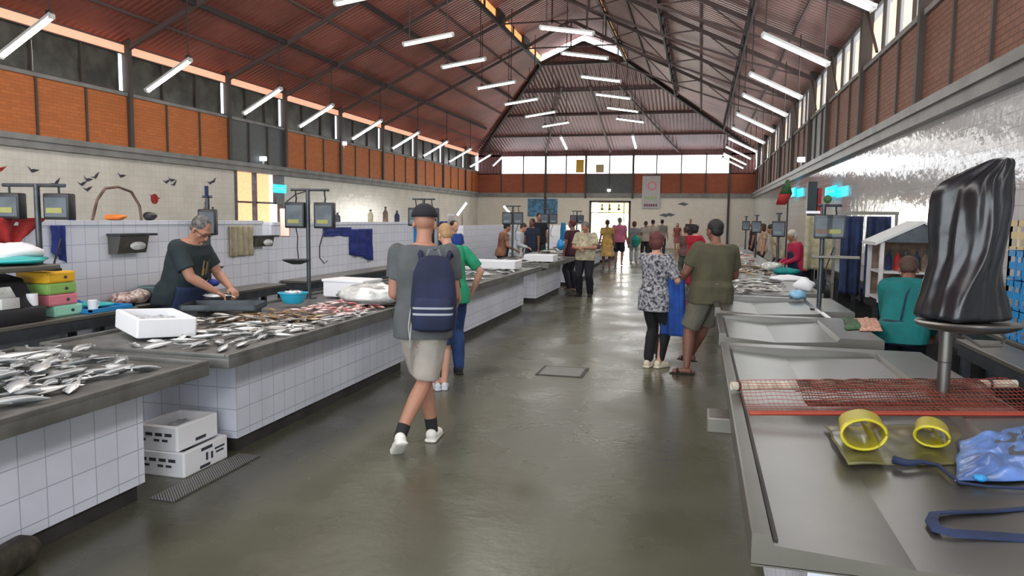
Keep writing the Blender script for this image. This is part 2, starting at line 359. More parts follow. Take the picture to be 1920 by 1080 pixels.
# lantern slits: orange-lit on the left side, white panes over the end peak
for s,nm in ((-1,'14'),(1,'15')):
    b=MB(); x=XC+s*(MH+.02)
    b.box((min(x,x+s*.03),YB,MZ-.02),(max(x,x+s*.03),HY,MZ+.26))
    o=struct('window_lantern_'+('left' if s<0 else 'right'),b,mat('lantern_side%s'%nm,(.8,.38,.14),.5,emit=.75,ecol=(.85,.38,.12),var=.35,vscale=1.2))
    q=MB()
    for y in BAYS[:11]:
        q.box((x-.1,y-.5,MZ-.1),(x+.1,y+.5,MZ+.32))
        q.box((x-.05,y+1.9,MZ-.04),(x+.05,y+2.0,MZ+.28))
    q.build('mullion','iron',o)
b=MB()
for s in (-1,1):
    p0=V((XC,HY+.02,RZ+.02)); p1=V((XC+s*MH,HY+.02,MZ+.02)); up=V((0,0,.27))
    N=6
    for k in range(N):
        a=p0.lerp(p1,(k+.06)/N); c=p0.lerp(p1,(k+.94)/N); b.poly([a,c,c+up,a+up])
struct('window_lantern_end',b,'brightpane')
# hip rafters and ridge lines
def roofz(x): return MZ-(abs(x-XC)-MH)*(MZ-EZ)/(8.2-MH)
q=MB()
for s in (-1,1): q.bar((XC+s*8.1,YF,EZ-.12),(XC+s*MH,HY,MZ-.1),.12,.16)
q.bar((XC-MH,HY,MZ-.1),(XC+MH,HY,MZ-.1),.14)
q.bar((XC-MH,HY-.05,MZ-.05),(XC,HY-.05,RZ-.02),.1).bar((XC+MH,HY-.05,MZ-.05),(XC,HY-.05,RZ-.02),.1)
struct('ceiling_hip_rafter',q,'iron')
def ztop(x): return roofz(x)-.10
for i,y in enumerate(BAYS[2:11]):
    q=MB()
    for s in (-1,1):
        E0=V((XC+s*8.15,y,EZ-.14)); T=V((XC+s*MH,y,MZ-.10))
        q.bar(E0,T,.08,.11)
        q.bar(T,(XC,y,RZ+.1),.09,.12)
        n1=V((XC+s*6.25,y,ztop(XC+s*6.25))); n2=V((XC+s*4,y,ztop(XC+s*4)))
        lo1=n1-V((0,0,.38)); lo2=n2-V((0,0,.62)); lo3=T-V((0,0,.75))
        if s<0: continue
        q.bar(E0,lo1,.05).bar(lo1,lo2,.055).bar(lo2,lo3,.055)
        q.bar(n1,lo1,.05).bar(n2,lo2,.05).bar(T,lo3,.05)
        m1=(n1+n2)/2; m2=(n2+T)/2
        q.bar(lo1,m1,.035).bar(m1,lo2,.035).bar(lo2,m2,.035).bar(m2,lo3,.035)
        q.bar(lo3,(XC,y,MZ-.1),.05)
    q.bar((XC,y,MZ-.2),(XC,y,RZ+.1),.05).bar((XC-MH,y,MZ-.12),(XC+MH,y,MZ-.12),.05)
    struct('ceiling_truss' if i==0 else 'ceiling_truss.%03d'%i,q,'iron2')
for i,(off,yend) in enumerate(((6.25,39.5),(4,36.3),(1.9,33.3))):
    for s in (-1,1):
        x=XC+s*off; z=ztop(x)-.02
        q=MB().bar((x,YB,z),(x,yend,z),.09,.12)
        if off>2 and s>0:
            q.bar((x,YB,z-.38),(x,yend,z-.38),.05); y=YB; k=0
            while y<yend-.6: q.bar((x,y,z-(0 if k%2 else .38)),(x,y+.65,z-(.38 if k%2 else 0)),.04); y+=.65; k+=1
        struct('ceiling_purlin',q,'iron')
for off in (2.9,5.1,7.3):
    for s in (-1,1):
        x=XC+s*off; z=roofz(x)-.04; ye=HY+(off-MH)*1.7
        struct('ceiling_batten',MB().bar((x,YB,z),(x,min(ye,44),z),.05,.06),'iron2')
q=MB()
for k,zz in enumerate((7.9,7.15,6.4)):
    t=(zz-EZ)/(MZ-EZ); y=YF-(YF-HY)*t; hw=8.2-(8.2-MH)*t; q.bar((XC-hw,y,zz-.08),(XC+hw,y,zz-.08),.09)
for xx in (-9.2,-5.3,-1.4): q.bar((xx,YF-.1,EZ-.12),(XC+(xx-XC)*.35,HY+2.2,MZ-.75),.08)
struct('ceiling_end_beams',q,'iron2')

# ------------------------------------------------------------------ hanging tube lamps
def lamp(p0,p1,rods,label,group,vert=False):
    p0=V(p0);p1=V(p1); c=(p0+p1)/2
    t=empty('hanging_tube_lamp',c,0,label,'lamp',group)
    d=(p1-p0).normalized()
    MB().bar(p0-c,p1-c,.085,.05).build('diffuser','tube',t)
    n=V((0,1,0)) if not vert else V((1,0,0))
    up=d.cross(n).normalized(); 
    if up.z<0: up=-up
    MB().bar(p0-c-d*.03+up*.045,p1-c+d*.03+up*.045,.11,.05).build('housing','lampbody',t)
    for e,(q) in enumerate((p0,p1)):
        MB().bar(q-c-d*.02*(1 if e else -1)-up*.03,q-c+d*.02*(1 if e else -1)+up*.04,.095,.06).build('end_cap','lampbody',t)
    for q in rods:
        q=V(q); top=q.copy(); top.z=roofz(q.x)-.15 if q.y<HY else min(roofz(q.x),MZ-(q.y-HY)*(MZ-EZ)/(YF-HY))-.1
        r=MB().cyl(q-c,top-c,.014,n=6); r.box(q-c-V((.05,.04,.0)),q-c+V((.05,.04,.1))); r.build('rod','iron',t)
ORD=['first','second','third','fourth','fifth','sixth','seventh','eighth','ninth','tenth']
LY=[11.19,14.92,18.7,21.7,25.4,29.1,32.7,36.3,39.87]
for i,y in enumerate(LY):
    lamp((-12.58,y,4.47),(-11.4,y,5.12),[(-11.45,y,5.14)],'white tube lamp in the row beside the dark windows, %s from the open hall side'%ORD[i],'tube lamps beside the dark windows')
lamp((-12.2,43.2,4.75),(-11.6,43.2,5.3),[(-11.7,43.2,5.3)],'short white tube lamp in the far corner above the orange bricks','tube lamps beside the dark windows')
for i,y in enumerate(LY[1:8]):
    lamp((-7.75,y,6.15),(-6.4,y,6.34),[(-7.6,y,6.2),(-6.55,y,6.33)],'white tube lamp in the row left of the ridge, %s from the open hall side'%ORD[i],'tube lamps left of the ridge')
for i,y in enumerate(LY[2:8]):
    lamp((-4.2,y+.6,6.55),(-2.83,y+.6,6.34),[(-4.05,y+.6,6.55),(-2.98,y+.6,6.38)],'white tube lamp in the row right of the ridge, %s from the open hall side'%ORD[i],'tube lamps right of the ridge')
for i,y in enumerate(LY+[42.6]):
    lamp((1.0,y,5.08),(2.15,y,4.50),[(1.05,y,5.1),(2.1,y,4.55)],'white tube lamp in the row beside the bright windows, %s from the open hall side'%ORD[i],'tube lamps beside the bright windows')
for x,w in ((-7.4,'left'),(-3.6,'right')):
    lamp((x,39.4,6.0),(x+.05,41.0,5.5),[(x,39.5,6.0)],'short white tube lamp pointing down the hall under the end slope, %s of the pair'%w,'tube lamps under the end slope',True)
# small security lamps
for i,(x,y,z,l) in enumerate(((XL+.12,20.84,3.33,'small white box lamp on the ledge in front of the grey panel'),(-5.35,YF-.12,3.30,'small white lamp over the bright exit door'),(XL+.12,26.3,4.35,'small white box lamp high on the orange brick wall'),(2.7,22.6,3.32,'small white lamp on the ledge under the bright windows'))):
    t=empty('wall_lamp',(x,y,z),0,l,'lamp'); MB().box((-.1,-.06,0),(.1,.06,.14),.02).build('head','skypane',t); MB().bar((0,0,-.1),(0,0,.0),.04).build('bracket','lampbody',t)
# ------------------------------------------------------------------ lighting
W=bpy.data.worlds.new('world'); SC.world=W; W.use_nodes=True; nt=W.node_tree; bg=nt.nodes['Background']
bg.inputs[0].default_value=(.90,.95,1.0,1); bg.inputs[1].default_value=1.6
def area(loc,rot,sx,sy,e,col=(1,1,1)):
    l=bpy.data.lights.new('area','AREA'); l.shape='RECTANGLE'; l.size=sx; l.size_y=sy; l.energy=e; l.color=col
    o=bpy.data.objects.new('area_fill',l); o.location=loc; o.rotation_euler=rot; COL.objects.link(o); return o
area((XR-.25,12,5.0),(0,R(75),0),.9,40,330,(.95,.97,1.0))      # daylight through right clerestory
area((XC,6,8.4),(0,0,0),3,26,650,(1,.97,.93))                    # fill lamp added below the lantern
area((-3,-6.5,3.2),(R(-90),0,R(180)),12,4.5,380,(.9,.95,1.0))     # unseen fill lamp added at the open end behind the viewer
area((XC,37,5.2),(0,0,0),9,5,170,(1,.97,.93))  # extra fill lamp added to brighten the far end
area((-5.2,YF-.4,1.5),(R(-90),0,0),2.0,2.4,160,(1,.97,.88))
SC.view_settings.view_transform='Filmic' if False else 'Standard'; SC.view_settings.look='None'; SC.view_settings.exposure=.75
try: SC.cycles.use_denoising=True; SC.cycles.max_bounces=6; SC.cycles.diffuse_bounces=3; SC.cycles.glossy_bounces=3; SC.cycles.transparent_max_bounces=6; SC.cycles.sample_clamp_indirect=4
except Exception: pass
# ------------------------------------------------------------------ LEFT: tiled fish counters
def bevbox(lo,hi,b=.01): return MB().box(lo,hi,b)
def lcounter(y0,y1,label,xf=-2.74,zt=.78,xb=-4.15,ov=.22,tile_x=-3.02):
    t=empty('fish_counter',((xf+xb)/2,(y0+y1)/2,0),0,label,'counter')
    cx,cy=(xf+xb)/2,(y0+y1)/2; L=lambda x,y,z:(x-cx,y-cy,z)
    s=MB()
    s.box(L(xb,y0,zt-.09),L(xf,y1,zt-.025),.006)
    s.box(L(xf-.03,y0,zt-.03),L(xf,y1,zt),.005).box(L(xb,y0,zt-.03),L(xb+.03,y1,zt),.005)
    s.box(L(xb+.03,y0,zt-.03),L(xf-.03,y0+.03,zt),.005).box(L(xb+.03,y1-.03,zt-.03),L(xf-.03,y1,zt),.005)
    s.build('slab','slab',t,30)
    MB().box(L(xb+.25,y0+ov,.10),L(tile_x,y1-ov,.60)).build('tiled_base','ctile',t)
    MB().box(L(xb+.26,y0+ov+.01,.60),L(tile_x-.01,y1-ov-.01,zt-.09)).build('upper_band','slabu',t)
    MB().box(L(xb+.3,y0+ov+.03,0),L(tile_x-.03,y1-ov-.03,.10)).build('plinth','kick',t)
    return t
C1=lcounter(.1,3.68,'tiled counter with a dark slab heaped with silver fish, beside the two foam boxes')
C2=lcounter(3.86,7.75,'tiled counter with a dark slab where the man in the printed tee cleans fish',ov=.47)
C3=lcounter(8.8,13.0,'tiled counter behind the person in the green top, with a shining wet slab')
C4=lcounter(13.6,16.6,'short tiled counter next to the man in the cream shirt')
C5=lcounter(17.4,21.2,'far tiled counter in front of the seller in the black tee')
C6=lcounter(22.0,27.0,'far tiled counter behind the woman in the yellow skirt',xf=-3.3,tile_x=-3.5,xb=-4.3)
C7=lcounter(27.8,33.0,'last tiled counter before the bright exit door',xf=-3.3,tile_x=-3.5,xb=-4.3)
# fat grey pipe stub at the foot of the nearest counter
p=at(45,1050,z=.1); t=empty('drain_pipe',(-2.93,p.y,0),0,'short grubby pipe stub lying against the foot of the tiled counter','pipe')
q=MB(); ring=lambda y,r:[V((math.cos(a)*r,y,.085+math.sin(a)*r)) for a in [2*PI*k/18 for k in range(18)]]
q.rings([ring(-.16,.085),ring(-.13,.075),ring(.1,.075),ring(.15,.05)]); q.build('pipe_body',mat('grimy_pipe',(.05,.045,.03),.7,var=.4,vscale=15,bump=.4),t,40)
q=MB(); q.rings([ring(-.165,.068),ring(-.160,.068)]); q.build('opening','black',t)
t.rotation_euler=(0,0,R(8))
# floor grate between counters
t=MB().box((-2.99,3.46,0),(-2.83,4.30,.012)).build('floor_grate','grate'); tag(t,'long narrow metal drain grate in the floor beside the foam boxes','grate')
t=MB().box((-.25,-.25,0),(.25,.25,.006),.002).build('floor_hatch','kick'); t.location=(at(1055,697,z=0).x,at(1055,697,z=0).y,0); tag(t,'square drain cover set in the middle of the wet aisle','drain cover')
MB().box((-.215,-.215,.0055),(.215,.215,.008)).build('lid','grate',t)

# partition wall between the two stall rows with tiled face
PXW=-5.2
t=MB().box((PXW-.16,-.5,0),(PXW,8.05,1.52)).box((PXW-.16,8.25,0),(PXW,15.2,1.5)).box((PXW-.16,16,0),(PXW,24,1.45)).box((PXW-.16,25,0),(PXW,33,1.4))
struct('wall_partition',t,'ptile')
struct('trim_16',MB().box((PXW-.18,-.5,1.52),(PXW+.02,8.05,1.56)).box((PXW-.18,8.25,1.5),(PXW+.02,15.2,1.54)),'ptile')
# back benches
def bench(x0,x1,y0,y1,z,label,name='work_bench',m='dsteel',top='steel_edge'):
    cx,cy=(x0+x1)/2,(y0+y1)/2; t=empty(name,(cx,cy,0),0,label,'bench'); w,d=(x1-x0)/2,(y1-y0)/2
    MB().box((-w,-d,z-.03),(w,d,z),.004).build('worktop',top,t)
    MB().box((-w+.01,-d+.01,z-.11),(w-.01,d-.01,z-.03)).build('apron_rail',m,t)
    ny=max(2,int((y1-y0)/1.3)+1)
    for k in range(ny):
        yy=-d+.05+(2*d-.1)*k/(ny-1)
        for sx in (-w+.05,w-.05): MB().box((sx-.025,yy-.025,0),(sx+.025,yy+.025,z-.11)).build('leg',m,t)
    MB().box((-w+.04,-d+.04,.22),(w-.04,d-.04,.24)).build('lower_shelf',m,t)
    return t
bench(-5.18,-4.5,2.6,5.15,.85,'dark steel bench carrying the coloured drawers and the blue tray')
bench(-5.18,-4.85,5.35,8.0,.80,'narrow steel bench along the tiled partition behind the man cleaning fish')
bench(-5.18,-4.8,8.4,15.0,.80,'narrow steel bench along the partition behind the shining counter')
# --- foam boxes
def foam_box(name,L,Wd,H,label,loc,rz,rx=0,group=None,marks=False,fill=True):
    t=empty(name,loc,rz,label,'box',group); t.rotation_euler=(rx,0,rz)
    e=.03; l,w=L/2,Wd/2; q=MB()
    rr=lambda a,b,z,k:[V((sx*a-(sx*k if j in(0,) else 0),sy*b-(sy*k if j==1 else 0),z)) for sx,sy,o in ((1,1,0),(-1,1,1),(-1,-1,0),(1,-1,1)) for j in ((1,0) if o==0 else (0,1))]
    q.rings([rr(l-.004,w-.004,0,.012),rr(l,w,.005,.012),rr(l,w,H-.005,.012),rr(l-.005,w-.005,H,.012),rr(l-e,w-e,H,.012),rr(l-e,w-e,.03,.012)])
    q.build('shell','white',t)
    if fill: 
        b=MB(); b.grid(lambda a,c:V((-l+e+(2*l-2*e)*a,-w+e+(2*w-2*e)*c,H*.62+.02*noise.noise(V((a*7,c*7,loc[0]))))),14,10); b.build('ice_fill','foamin',t,180)
    if marks:
        b=MB(); f=l+.002
        for k,(y,z,wd,h) in enumerate(marks): b.box((l-.001,y-wd/2,z-h/2),(f,y+wd/2,z+h/2))
        b.build('print','ink',t)
        b=MB()
        for y in (-.13,-.06,.01,.08): b.box((y-.02,-w-.002,H*.6),(y+.03,-w+.001,H*.6+.02))
        for y in (-.10,0,.06): b.box((y-.02,-w-.002,H*.38),(y+.02,-w+.001,H*.38+.015))
        b.build('print','ink',t)
    return t
foam_box('foam_box',.34,.44,.155,'white foam box with dark printing, lower of the two on the floor between counters',(-3.20,4.02,0),0,marks=[(-.02,.02,.1,.018),(.0,.075,.02,.05),(.05,.07,.02,.045),(.0,.13,.11,.02),(.13,.10,.10,.012),(.13,.075,.08,.012)],fill=False)
foam_box('foam_box',.30,.40,.155,'open white foam box with some ice, upper of the two on the floor between counters',(-3.23,4.01,.157),0,marks=[(.02,.035,.1,.02)])
b1=foam_box('foam_box',.48,.40,.13,'open white foam box tilted on the corner of the printed tee seller\'s slab',(-3.76,4.46,.785),R(-32),fill=True)
b1.rotation_euler=(R(-3),R(3),R(-32))
foam_box('foam_box',.50,.36,.16,'closed white foam box behind the hanging scale post, near the clear wrap',(-3.60,7.24,.775),R(-8),fill=False)
MB().box((-.26,-.19,.155),(.26,.19,.185),.008).build('lid','white',bpy.data.objects['foam_box.003'])
foam_box('foam_box',.8,.5,.13,'wide white foam box on the shining counter by the woman in the dark apron',(at(1005,492,z=.78).x-.3,12.2,.78),0,fill=True)
foam_box('foam_box',.6,.5,.13,'white foam box on the short counter by the man in the cream shirt',(-3.1,14.6,.78),0)

# ------------------------------------------------------------------ fish
def silver(name,back,side,belly):
    m=mat(name,side,.25); n=m.node_tree.nodes; l=m.node_tree.links; b=n['Principled BSDF']
    tc=n.new('ShaderNodeTexCoord'); s=n.new('ShaderNodeSeparateXYZ'); l.new(tc.outputs['Generated'],s.inputs[0])
    r=n.new('ShaderNodeValToRGB'); e=r.color_ramp.elements; e[0].position=.25; e[0].color=(*belly,1); e[1].position=.85; e[1].color=(*back,1)
    k=e.new(.55); k.color=(*side,1)
    l.new(s.outputs[1],r.inputs[0]); l.new(r.outputs[0],b.inputs['Base Color']); b.inputs['Metallic'].default_value=.15; b.inputs['Coat Weight'].default_value=.5
    return m
FM={'silver':silver('fish_silver',(.04,.05,.055),(.33,.36,.37),(.72,.75,.74)),
    'grey':silver('fish_grey',(.05,.05,.045),(.22,.22,.2),(.5,.5,.46)),
    'brown':silver('fish_brown',(.06,.035,.015),(.17,.10,.045),(.36,.24,.12)),
    'pink':silver('fish_pink',(.45,.10,.10),(.58,.27,.25),(.72,.55,.52))}
def fish_mesh(L,H,T,m,bend=0,name='fish'):
    """lying on its side: length X, back towards +Y, thickness Z"""
    q=MB(); rs=[]; N=11
    prof=[.10,.42,.72,.92,1,.97,.86,.68,.46,.26,.17]
    for i in range(N):
        x=-L/2+L*.84*i/(N-1); h=prof[i]*H/2; tz=T/2*min(1,prof[i]*1.05)*(1-.35*i/N); yb=bend*(x/L)**2*L
        rs.append([V((x,yb+h*math.cos(a),T*.5+tz*math.sin(a))) for a in [2*PI*k/8 for k in range(8)]])
    q.rings(rs); xe=-L/2+L*.84; yb=bend*(xe/L)**2*L
    for s in (1,-1):   # forked tail
        q.rings([[V((xe-.01*L,yb,T*.5-.001)),V((xe-.01*L,yb,T*.5+.002)),V((xe-.01*L,yb+s*.02*L,T*.5))],[V((L/2,yb+s*H*.55,T*.5-.001)),V((L/2,yb+s*H*.55,T*.5+.002)),V((L/2-.05*L,yb+s*H*.62,T*.5))]])
    q.rings([[V((-.12*L,H*.42,T*.5-.001)),V((-.05*L,H*.42,T*.5+.002)),V((0,H*.42,T*.5))],[V((-.02*L,H*.70,T*.5-.001)),V((.03*L,H*.66,T*.5+.002)),V((.12*L,H*.45,T*.5))]])
    q.ball((-L*.41,H*.08,T*.5+T*.22),(L*.018,L*.018,T*.12),6)
    o=q.build(name,FM[m],None,60); o.data.materials.append(MT['black'])
    return o
FISHN={}
def pile(kind,m,region,n,L,H,T,label,group,zt,heap=.03,cat='fish',jit=.25,ang=None,seed=1,name=None):
    """region(a,b)->(x,y) for a,b in 0..1"""
    rnd=random.Random(seed); protos=[]
    for k in range(3):
        o=fish_mesh(L*(1+.12*(k-1)),H*(1+.1*(k-1)),T,m,[0,.25,-.3][k],name or kind); protos.append(o); tag(o,label,cat,group)
    made=0; pts=[]
    gx=max(1,int(math.sqrt(n)*1.0)); 
    for i in range(n):
        a,b=((i*.618034)%1.0),(i+.5)/n
        a=min(1,max(0,a+rnd.uniform(-1,1)*.03)); x,y=region(a,b)
        dz=heap*(rnd.random())*(1-abs(2*a-1)**2)
        A=rnd.uniform(0,2*PI) if ang is None else ang+rnd.gauss(0,jit)+(PI if rnd.random()<.3 else 0)
        loc=(x,y,zt+.001+dz); rot=(rnd.gauss(0,.10),rnd.gauss(0,.06),A)
        o=protos[i] if i<3 else dup(protos[i%3])
        o.location=loc; o.rotation_euler=rot; o.scale=(rnd.uniform(.85,1.15),)*3
def reg(x0,x1,y0,y1): return lambda a,b:(x0+(x1-x0)*a,y0+(y1-y0)*b)
ZT=.757
pile('silver_fish','silver',reg(-4.0,-2.95,1.7,3.42),150,.31,.082,.042,'silver fish with dark back in the heap on the counter beside the two foam boxes','silver fish on the counter beside the foam boxes',ZT,.10,seed=3)
pile('silver_fish','silver',reg(-3.55,-2.86,4.0,5.1),34,.26,.06,.03,'silver fish scattered near the corner of the slab before the man in the printed tee','silver fish by the slab corner',ZT,.03,seed=4)
pile('grey_fish','grey',reg(-4.05,-2.9,4.55,5.35),40,.24,.06,.03,'dull grey fish heaped between the tilted foam box and the brown fish','grey fish by the tilted foam box',ZT,.05,seed=5)
pile('brown_fish','brown',reg(-3.75,-3.05,5.1,5.75),34,.24,.08,.025,'brown fish in the patch between the grey fish and the pink fish','brown fish on the slab',ZT,.05,seed=6)
pile('pink_fish','pink',reg(-3.55,-2.9,5.75,6.9),70,.15,.045,.025,'small pink fish in the pale pink heap before the blue bowl','small pink fish on the slab',ZT,.05,seed=7)
pile('silver_fish','silver',reg(-3.05,-2.82,5.2,6.2),14,.22,.05,.025,'silver fish laid along the slab edge beside the pink fish','silver fish along the slab edge',ZT,.01,ang=1.5,seed=8)
pile('silver_fish','silver',reg(-3.9,-2.9,9.2,12.6),40,.34,.08,.04,'silver fish on the shining slab behind the person in the green top','silver fish on the shining slab',ZT,.02,seed=9)
pile('grey_fish','grey',reg(-3.9,-2.9,13.8,16.3),36,.34,.08,.04,'grey fish on the short counter by the man in the cream shirt','grey fish on the short counter',ZT,.03,seed=10)
pile('grey_fish','grey',reg(-3.9,-2.9,17.7,20.9),30,.4,.09,.05,'grey fish on the far counter before the seller in the black tee','grey fish on the far counter',ZT,.03,seed=11)
# --- bowls and tubs
def bowl(name,r,h,m,loc,label,fill=None,cat='bowl',sq=1.0):
    t=empty(name,loc,0,label,cat); N=26
    rg=lambda rr,z:[V((rr*math.cos(2*PI*k/N),rr*sq*math.sin(2*PI*k/N),z)) for k in range(N)]
    q=MB(); q.rings([rg(r*.66,0),rg(r*.72,.01),rg(r*.97,h*.93),rg(r*1.06,h*.94),rg(r*1.06,h),rg(r*.95,h),rg(r*.92,h*.85),rg(r*.68,.02)]); q.build('shell',m,t,50)
    if fill:
        f=MB(); f.rings([rg(r*.7,.02),rg(r*.88,h*.7),rg(r*.5,h*.86)]); f.build('contents',fill,t,180)
    return t
bowl('bowl',.135,.10,'cyanp',(-3.72,6.25,.80),'bright cyan plastic bowl of cleaned fish beside the hanging scale post','foamin')
b_=bpy.data.objects['bowl']; 
q=MB()
for k in range(5): q.ball((.05*math.cos(k*1.3),.05*math.sin(k*1.3),.105),(.05,.016,.014),8,Matrix.Rotation(k*.9,3,'Z'))
q.build('fish_pieces',FM['silver'],b_,180)
bowl('tub',.16,.14,'greyp',(-5.0,5.98,.80),'grey green plastic tub on the bench against the tiled partition','glassy','tub')
# yellow bag of things, meat lumps on bench
def lump(name,loc,r,m,label,cat,seed=0,sub=None):
    q=MB(); q.ball((0,0,r[2]),r,18)
    for v in q.bm.verts:
        n=noise.noise(v.co*9+V((seed,0,0)))*.35+noise.noise(v.co*22+V((seed,0,3)))*.15
        c=V((0,0,r[2])); v.co=c+(v.co-c)*(1+n)
        v.co.z=max(0,v.co.z)
    o=q.build(name,m,None,180); o.location=loc; return tag(o,label,cat)
lump('plastic_bag',(-4.98,6.30,.80),(.10,.09,.09),'yelp','crumpled yellow plastic bag on the bench behind the man cleaning fish','bag',1)
lump('meat_pile',(-5.03,5.55,.80),(.13,.12,.06),mat('raw_flesh',(.42,.16,.13),.35,var=.6,vscale=30,col2=(.7,.55,.5)),'reddish heap of fish heads on the partition bench','fish heads',2)
lump('meat_pile',(-5.03,5.76,.80),(.11,.1,.065),mat('pale_flesh',(.55,.36,.28),.35,var=.5,vscale=30,col2=(.75,.65,.6)),'paler heap of fish pieces beside the grey tub','fish pieces',3)
lump('clear_bag',(-3.12,6.72,.757),(.34,.34,.10),'glassy','crumpled clear plastic wrap over fish beside the closed foam box','plastic wrap',4)
lump('ice_heap',(-3.55,9.45,.757),(.4,.45,.07),'glassy','glittering heap of crushed ice at the near end of the shining slab','ice',6)
# gutting tray before the seller
t=empty('gutting_tray',(-4.02,5.62,.757),R(20),'shallow steel gutting tray propped before the man in the printed tee','tray')
q=MB(); q.box((-.32,-.2,.05),(.32,.2,.06)).box((-.32,-.2,.05),(-.3,.2,.1)).box((.3,-.2,.05),(.32,.2,.1)).box((-.32,-.2,.05),(.32,-.18,.1)).box((-.32,.18,.05),(.32,.2,.1)); q.build('pan','dsteel',t)
q=MB()
for sx in (-.24,.24): q.box((sx-.05,-.12,0),(sx+.05,.12,.05))
q.build('block','black',t)
o=fish_mesh(.3,.085,.04,'silver',0,'gutted_fish'); o.location=(-4.25,5.88,.87); o.rotation_euler=(.3,0,.4); tag(o,'pale fish held under the hands of the man in the printed tee','fish')

# --- hanging scales on posts
def scale(loc,rz,label,H=1.13,hw=.115,ht=.14,heads=((-.12,'dispy'),(.18,'dispy')),pan=True,side=False,base=True):
    t=empty('hanging_scale',loc,rz,label,'scale')
    MB().cyl((0,0,0),(0,0,H),.022,n=12).build('post','dsteel',t,40)
    MB().cyl((0,0,0),(0,0,.012),.08,n=18).build('base_plate','dsteel',t,40)
    xs=[h[0] for h in heads]; a,b=min(xs+[0])-.05,max(xs+[0])+.05
    MB().cyl((a,0,H-.01),(b,0,H-.01),.014,n=8).build('crossbar','dsteel',t,40)
    for x,m in heads:
        MB().tube([(x,-.0,H-.01),(x,0,H-.06),(x+.008,0,H-.1),(x,0,H-.15)],.008,6).build('hook','black',t)
        hd=MB().box((x-hw,-.05,H-.41+2*(.14-ht)),(x+hw,.05,H-ht),.012).build('scale_head','black' if not side else 'dsteel',t,30)
        MB().box((x-hw+.015,-.054,H-.39+2*(.14-ht)),(x+hw-.015,-.049,H-.03-ht),.002).build('face_plate','dsteel',hd)
        MB().box((x-.07,-.0575,H-.36+2*(.14-ht)),(x+.05,-.053,H-.32+2*(.14-ht))).build('readout',m,hd)
    x=xs[0]
    if pan:
        MB().tube([(x,0,H-.41),(x+.015,.0,H-.5),(x+.01,0,H-.62),(x+.02,0,H-.73)],.006,6).build('chain','black',t)
        rg=lambda r,z:[V((x+.0+r*math.cos(2*PI*k/24),r*math.sin(2*PI*k/24),z)) for k in range(24)]
        MB().rings([rg(.05,H-.79),rg(.14,H-.755),rg(.15,H-.74),rg(.135,H-.742),rg(.03,H-.77)]).build('pan','dsteel',t,60)
    if len(xs)>1:
        x=xs[1]; MB().tube([(x,0,H-.41),(x-.03,0,H-.5),(x-.06,0,H-.6),(x-.06,0,H-.72),(x-.01,0,H-.78),(x+.02,0,H-.75)],.007,6).build('hook_line','dsteel',t)
    return t
scale((-3.99,7.02,.755),R(10),'black twin-head hanging scale on a post behind the cyan bowl',1.15,.105,.14,((-.13,'dispy'),(.18,'dispy')))
t=empty('fan_panel',(-4.28,7.05,1.55),R(14),'pale pinkish steel dial plate hanging left of the twin-head scale over the cyan bowl','dial plate')
MB().box((-.055,-.012,-.15),(.055,.012,.15),.01).build('plate',mat('pink_reflection',(.75,.5,.4),.3,.6),t); MB().tube([(0,0,.15),(.02,0,.22),(.12,0,.3),(.27,0,.345)],.007,6).build('bracket','dsteel',t)  # steel plate, its pinkish reflection painted as base colour
scale((-4.93,4.63,.85),R(14),'black twin-head hanging scale rising behind the coloured drawers',.99,.10,.07,((-.21,'dispy'),(.17,'dispy')),pan=False)
scale((-5.0,6.75,.80),R(20),'small dark scale on a leaning post behind the man in the printed tee',1.02,.09,.14,((0,'greyp'),),pan=True)
MB().tube([(0,-.02,1.0),(0,-.02,1.12)],.02,6).build('finial','navy',bpy.data.objects['hanging_scale.002'])
# hose arc over partition
t=MB().tube([(PXW-.06,5.50,1.56),(PXW-.06,5.56,1.74),(PXW-.06,5.66,1.85),(PXW-.06,5.82,1.87),(PXW-.06,5.98,1.83),(PXW-.06,6.08,1.7),(PXW-.06,6.10,1.56)],.013,8).build('hose_arc','brown',None,180); tag(t,'bent brown pipe arching above the tiled partition','pipe')
# things standing on the partition top
def bottle(name,loc,h,r,m,label,cat='bottle',group=None):
    t=empty(name,loc,0,label,cat,group); N=12; rg=lambda rr,z:[V((rr*math.cos(2*PI*k/N),rr*math.sin(2*PI*k/N),z)) for k in range(N)]
    MB().rings([rg(r,0),rg(r,h*.6),rg(r*.4,h*.78),rg(r*.35,h*.9)]).build('body',m,t,50); MB().cyl((0,0,h*.9),(0,0,h),r*.42,n=10).build('cap','ink',t); return t
bottle('bottle',(PXW-.08,5.30,1.56),.16,.03,'navy2','dark blue squeeze bottle on the partition left of the bent pipe')
bottle('bottle',(PXW-.08,7.1,1.56),.2,.035,'brown','brown bottle on the partition beside the small dark scale')
bottle('bottle',(PXW-.08,7.22,1.56),.15,.03,'dsteel','short grey bottle on the partition beside the brown bottle')
lump('cleaning_sponge',(PXW-.08,5.78,1.56),(.12,.07,.03),'orange','orange sponge lying under the bent pipe on the partition','sponge',8)
lump('rag',(PXW-.08,6.25,1.56),(.06,.06,.04),'black','small black rag bundled on the partition top','rag',9)
for i,(y,m,h) in enumerate(((9.9,'brown',.2),(10.15,'dsteel',.14),(11.3,'cream',.2),(11.9,'brown',.26),(12.4,'navy',.2),(13.2,'black',.24),(14.0,'dsteel',.2))):
    bottle('bottle',(PXW-.08,y,1.54),h,.045,m,'small bottle among the row on the partition behind the navy cloth','bottle','bottles on the partition behind the navy cloth')
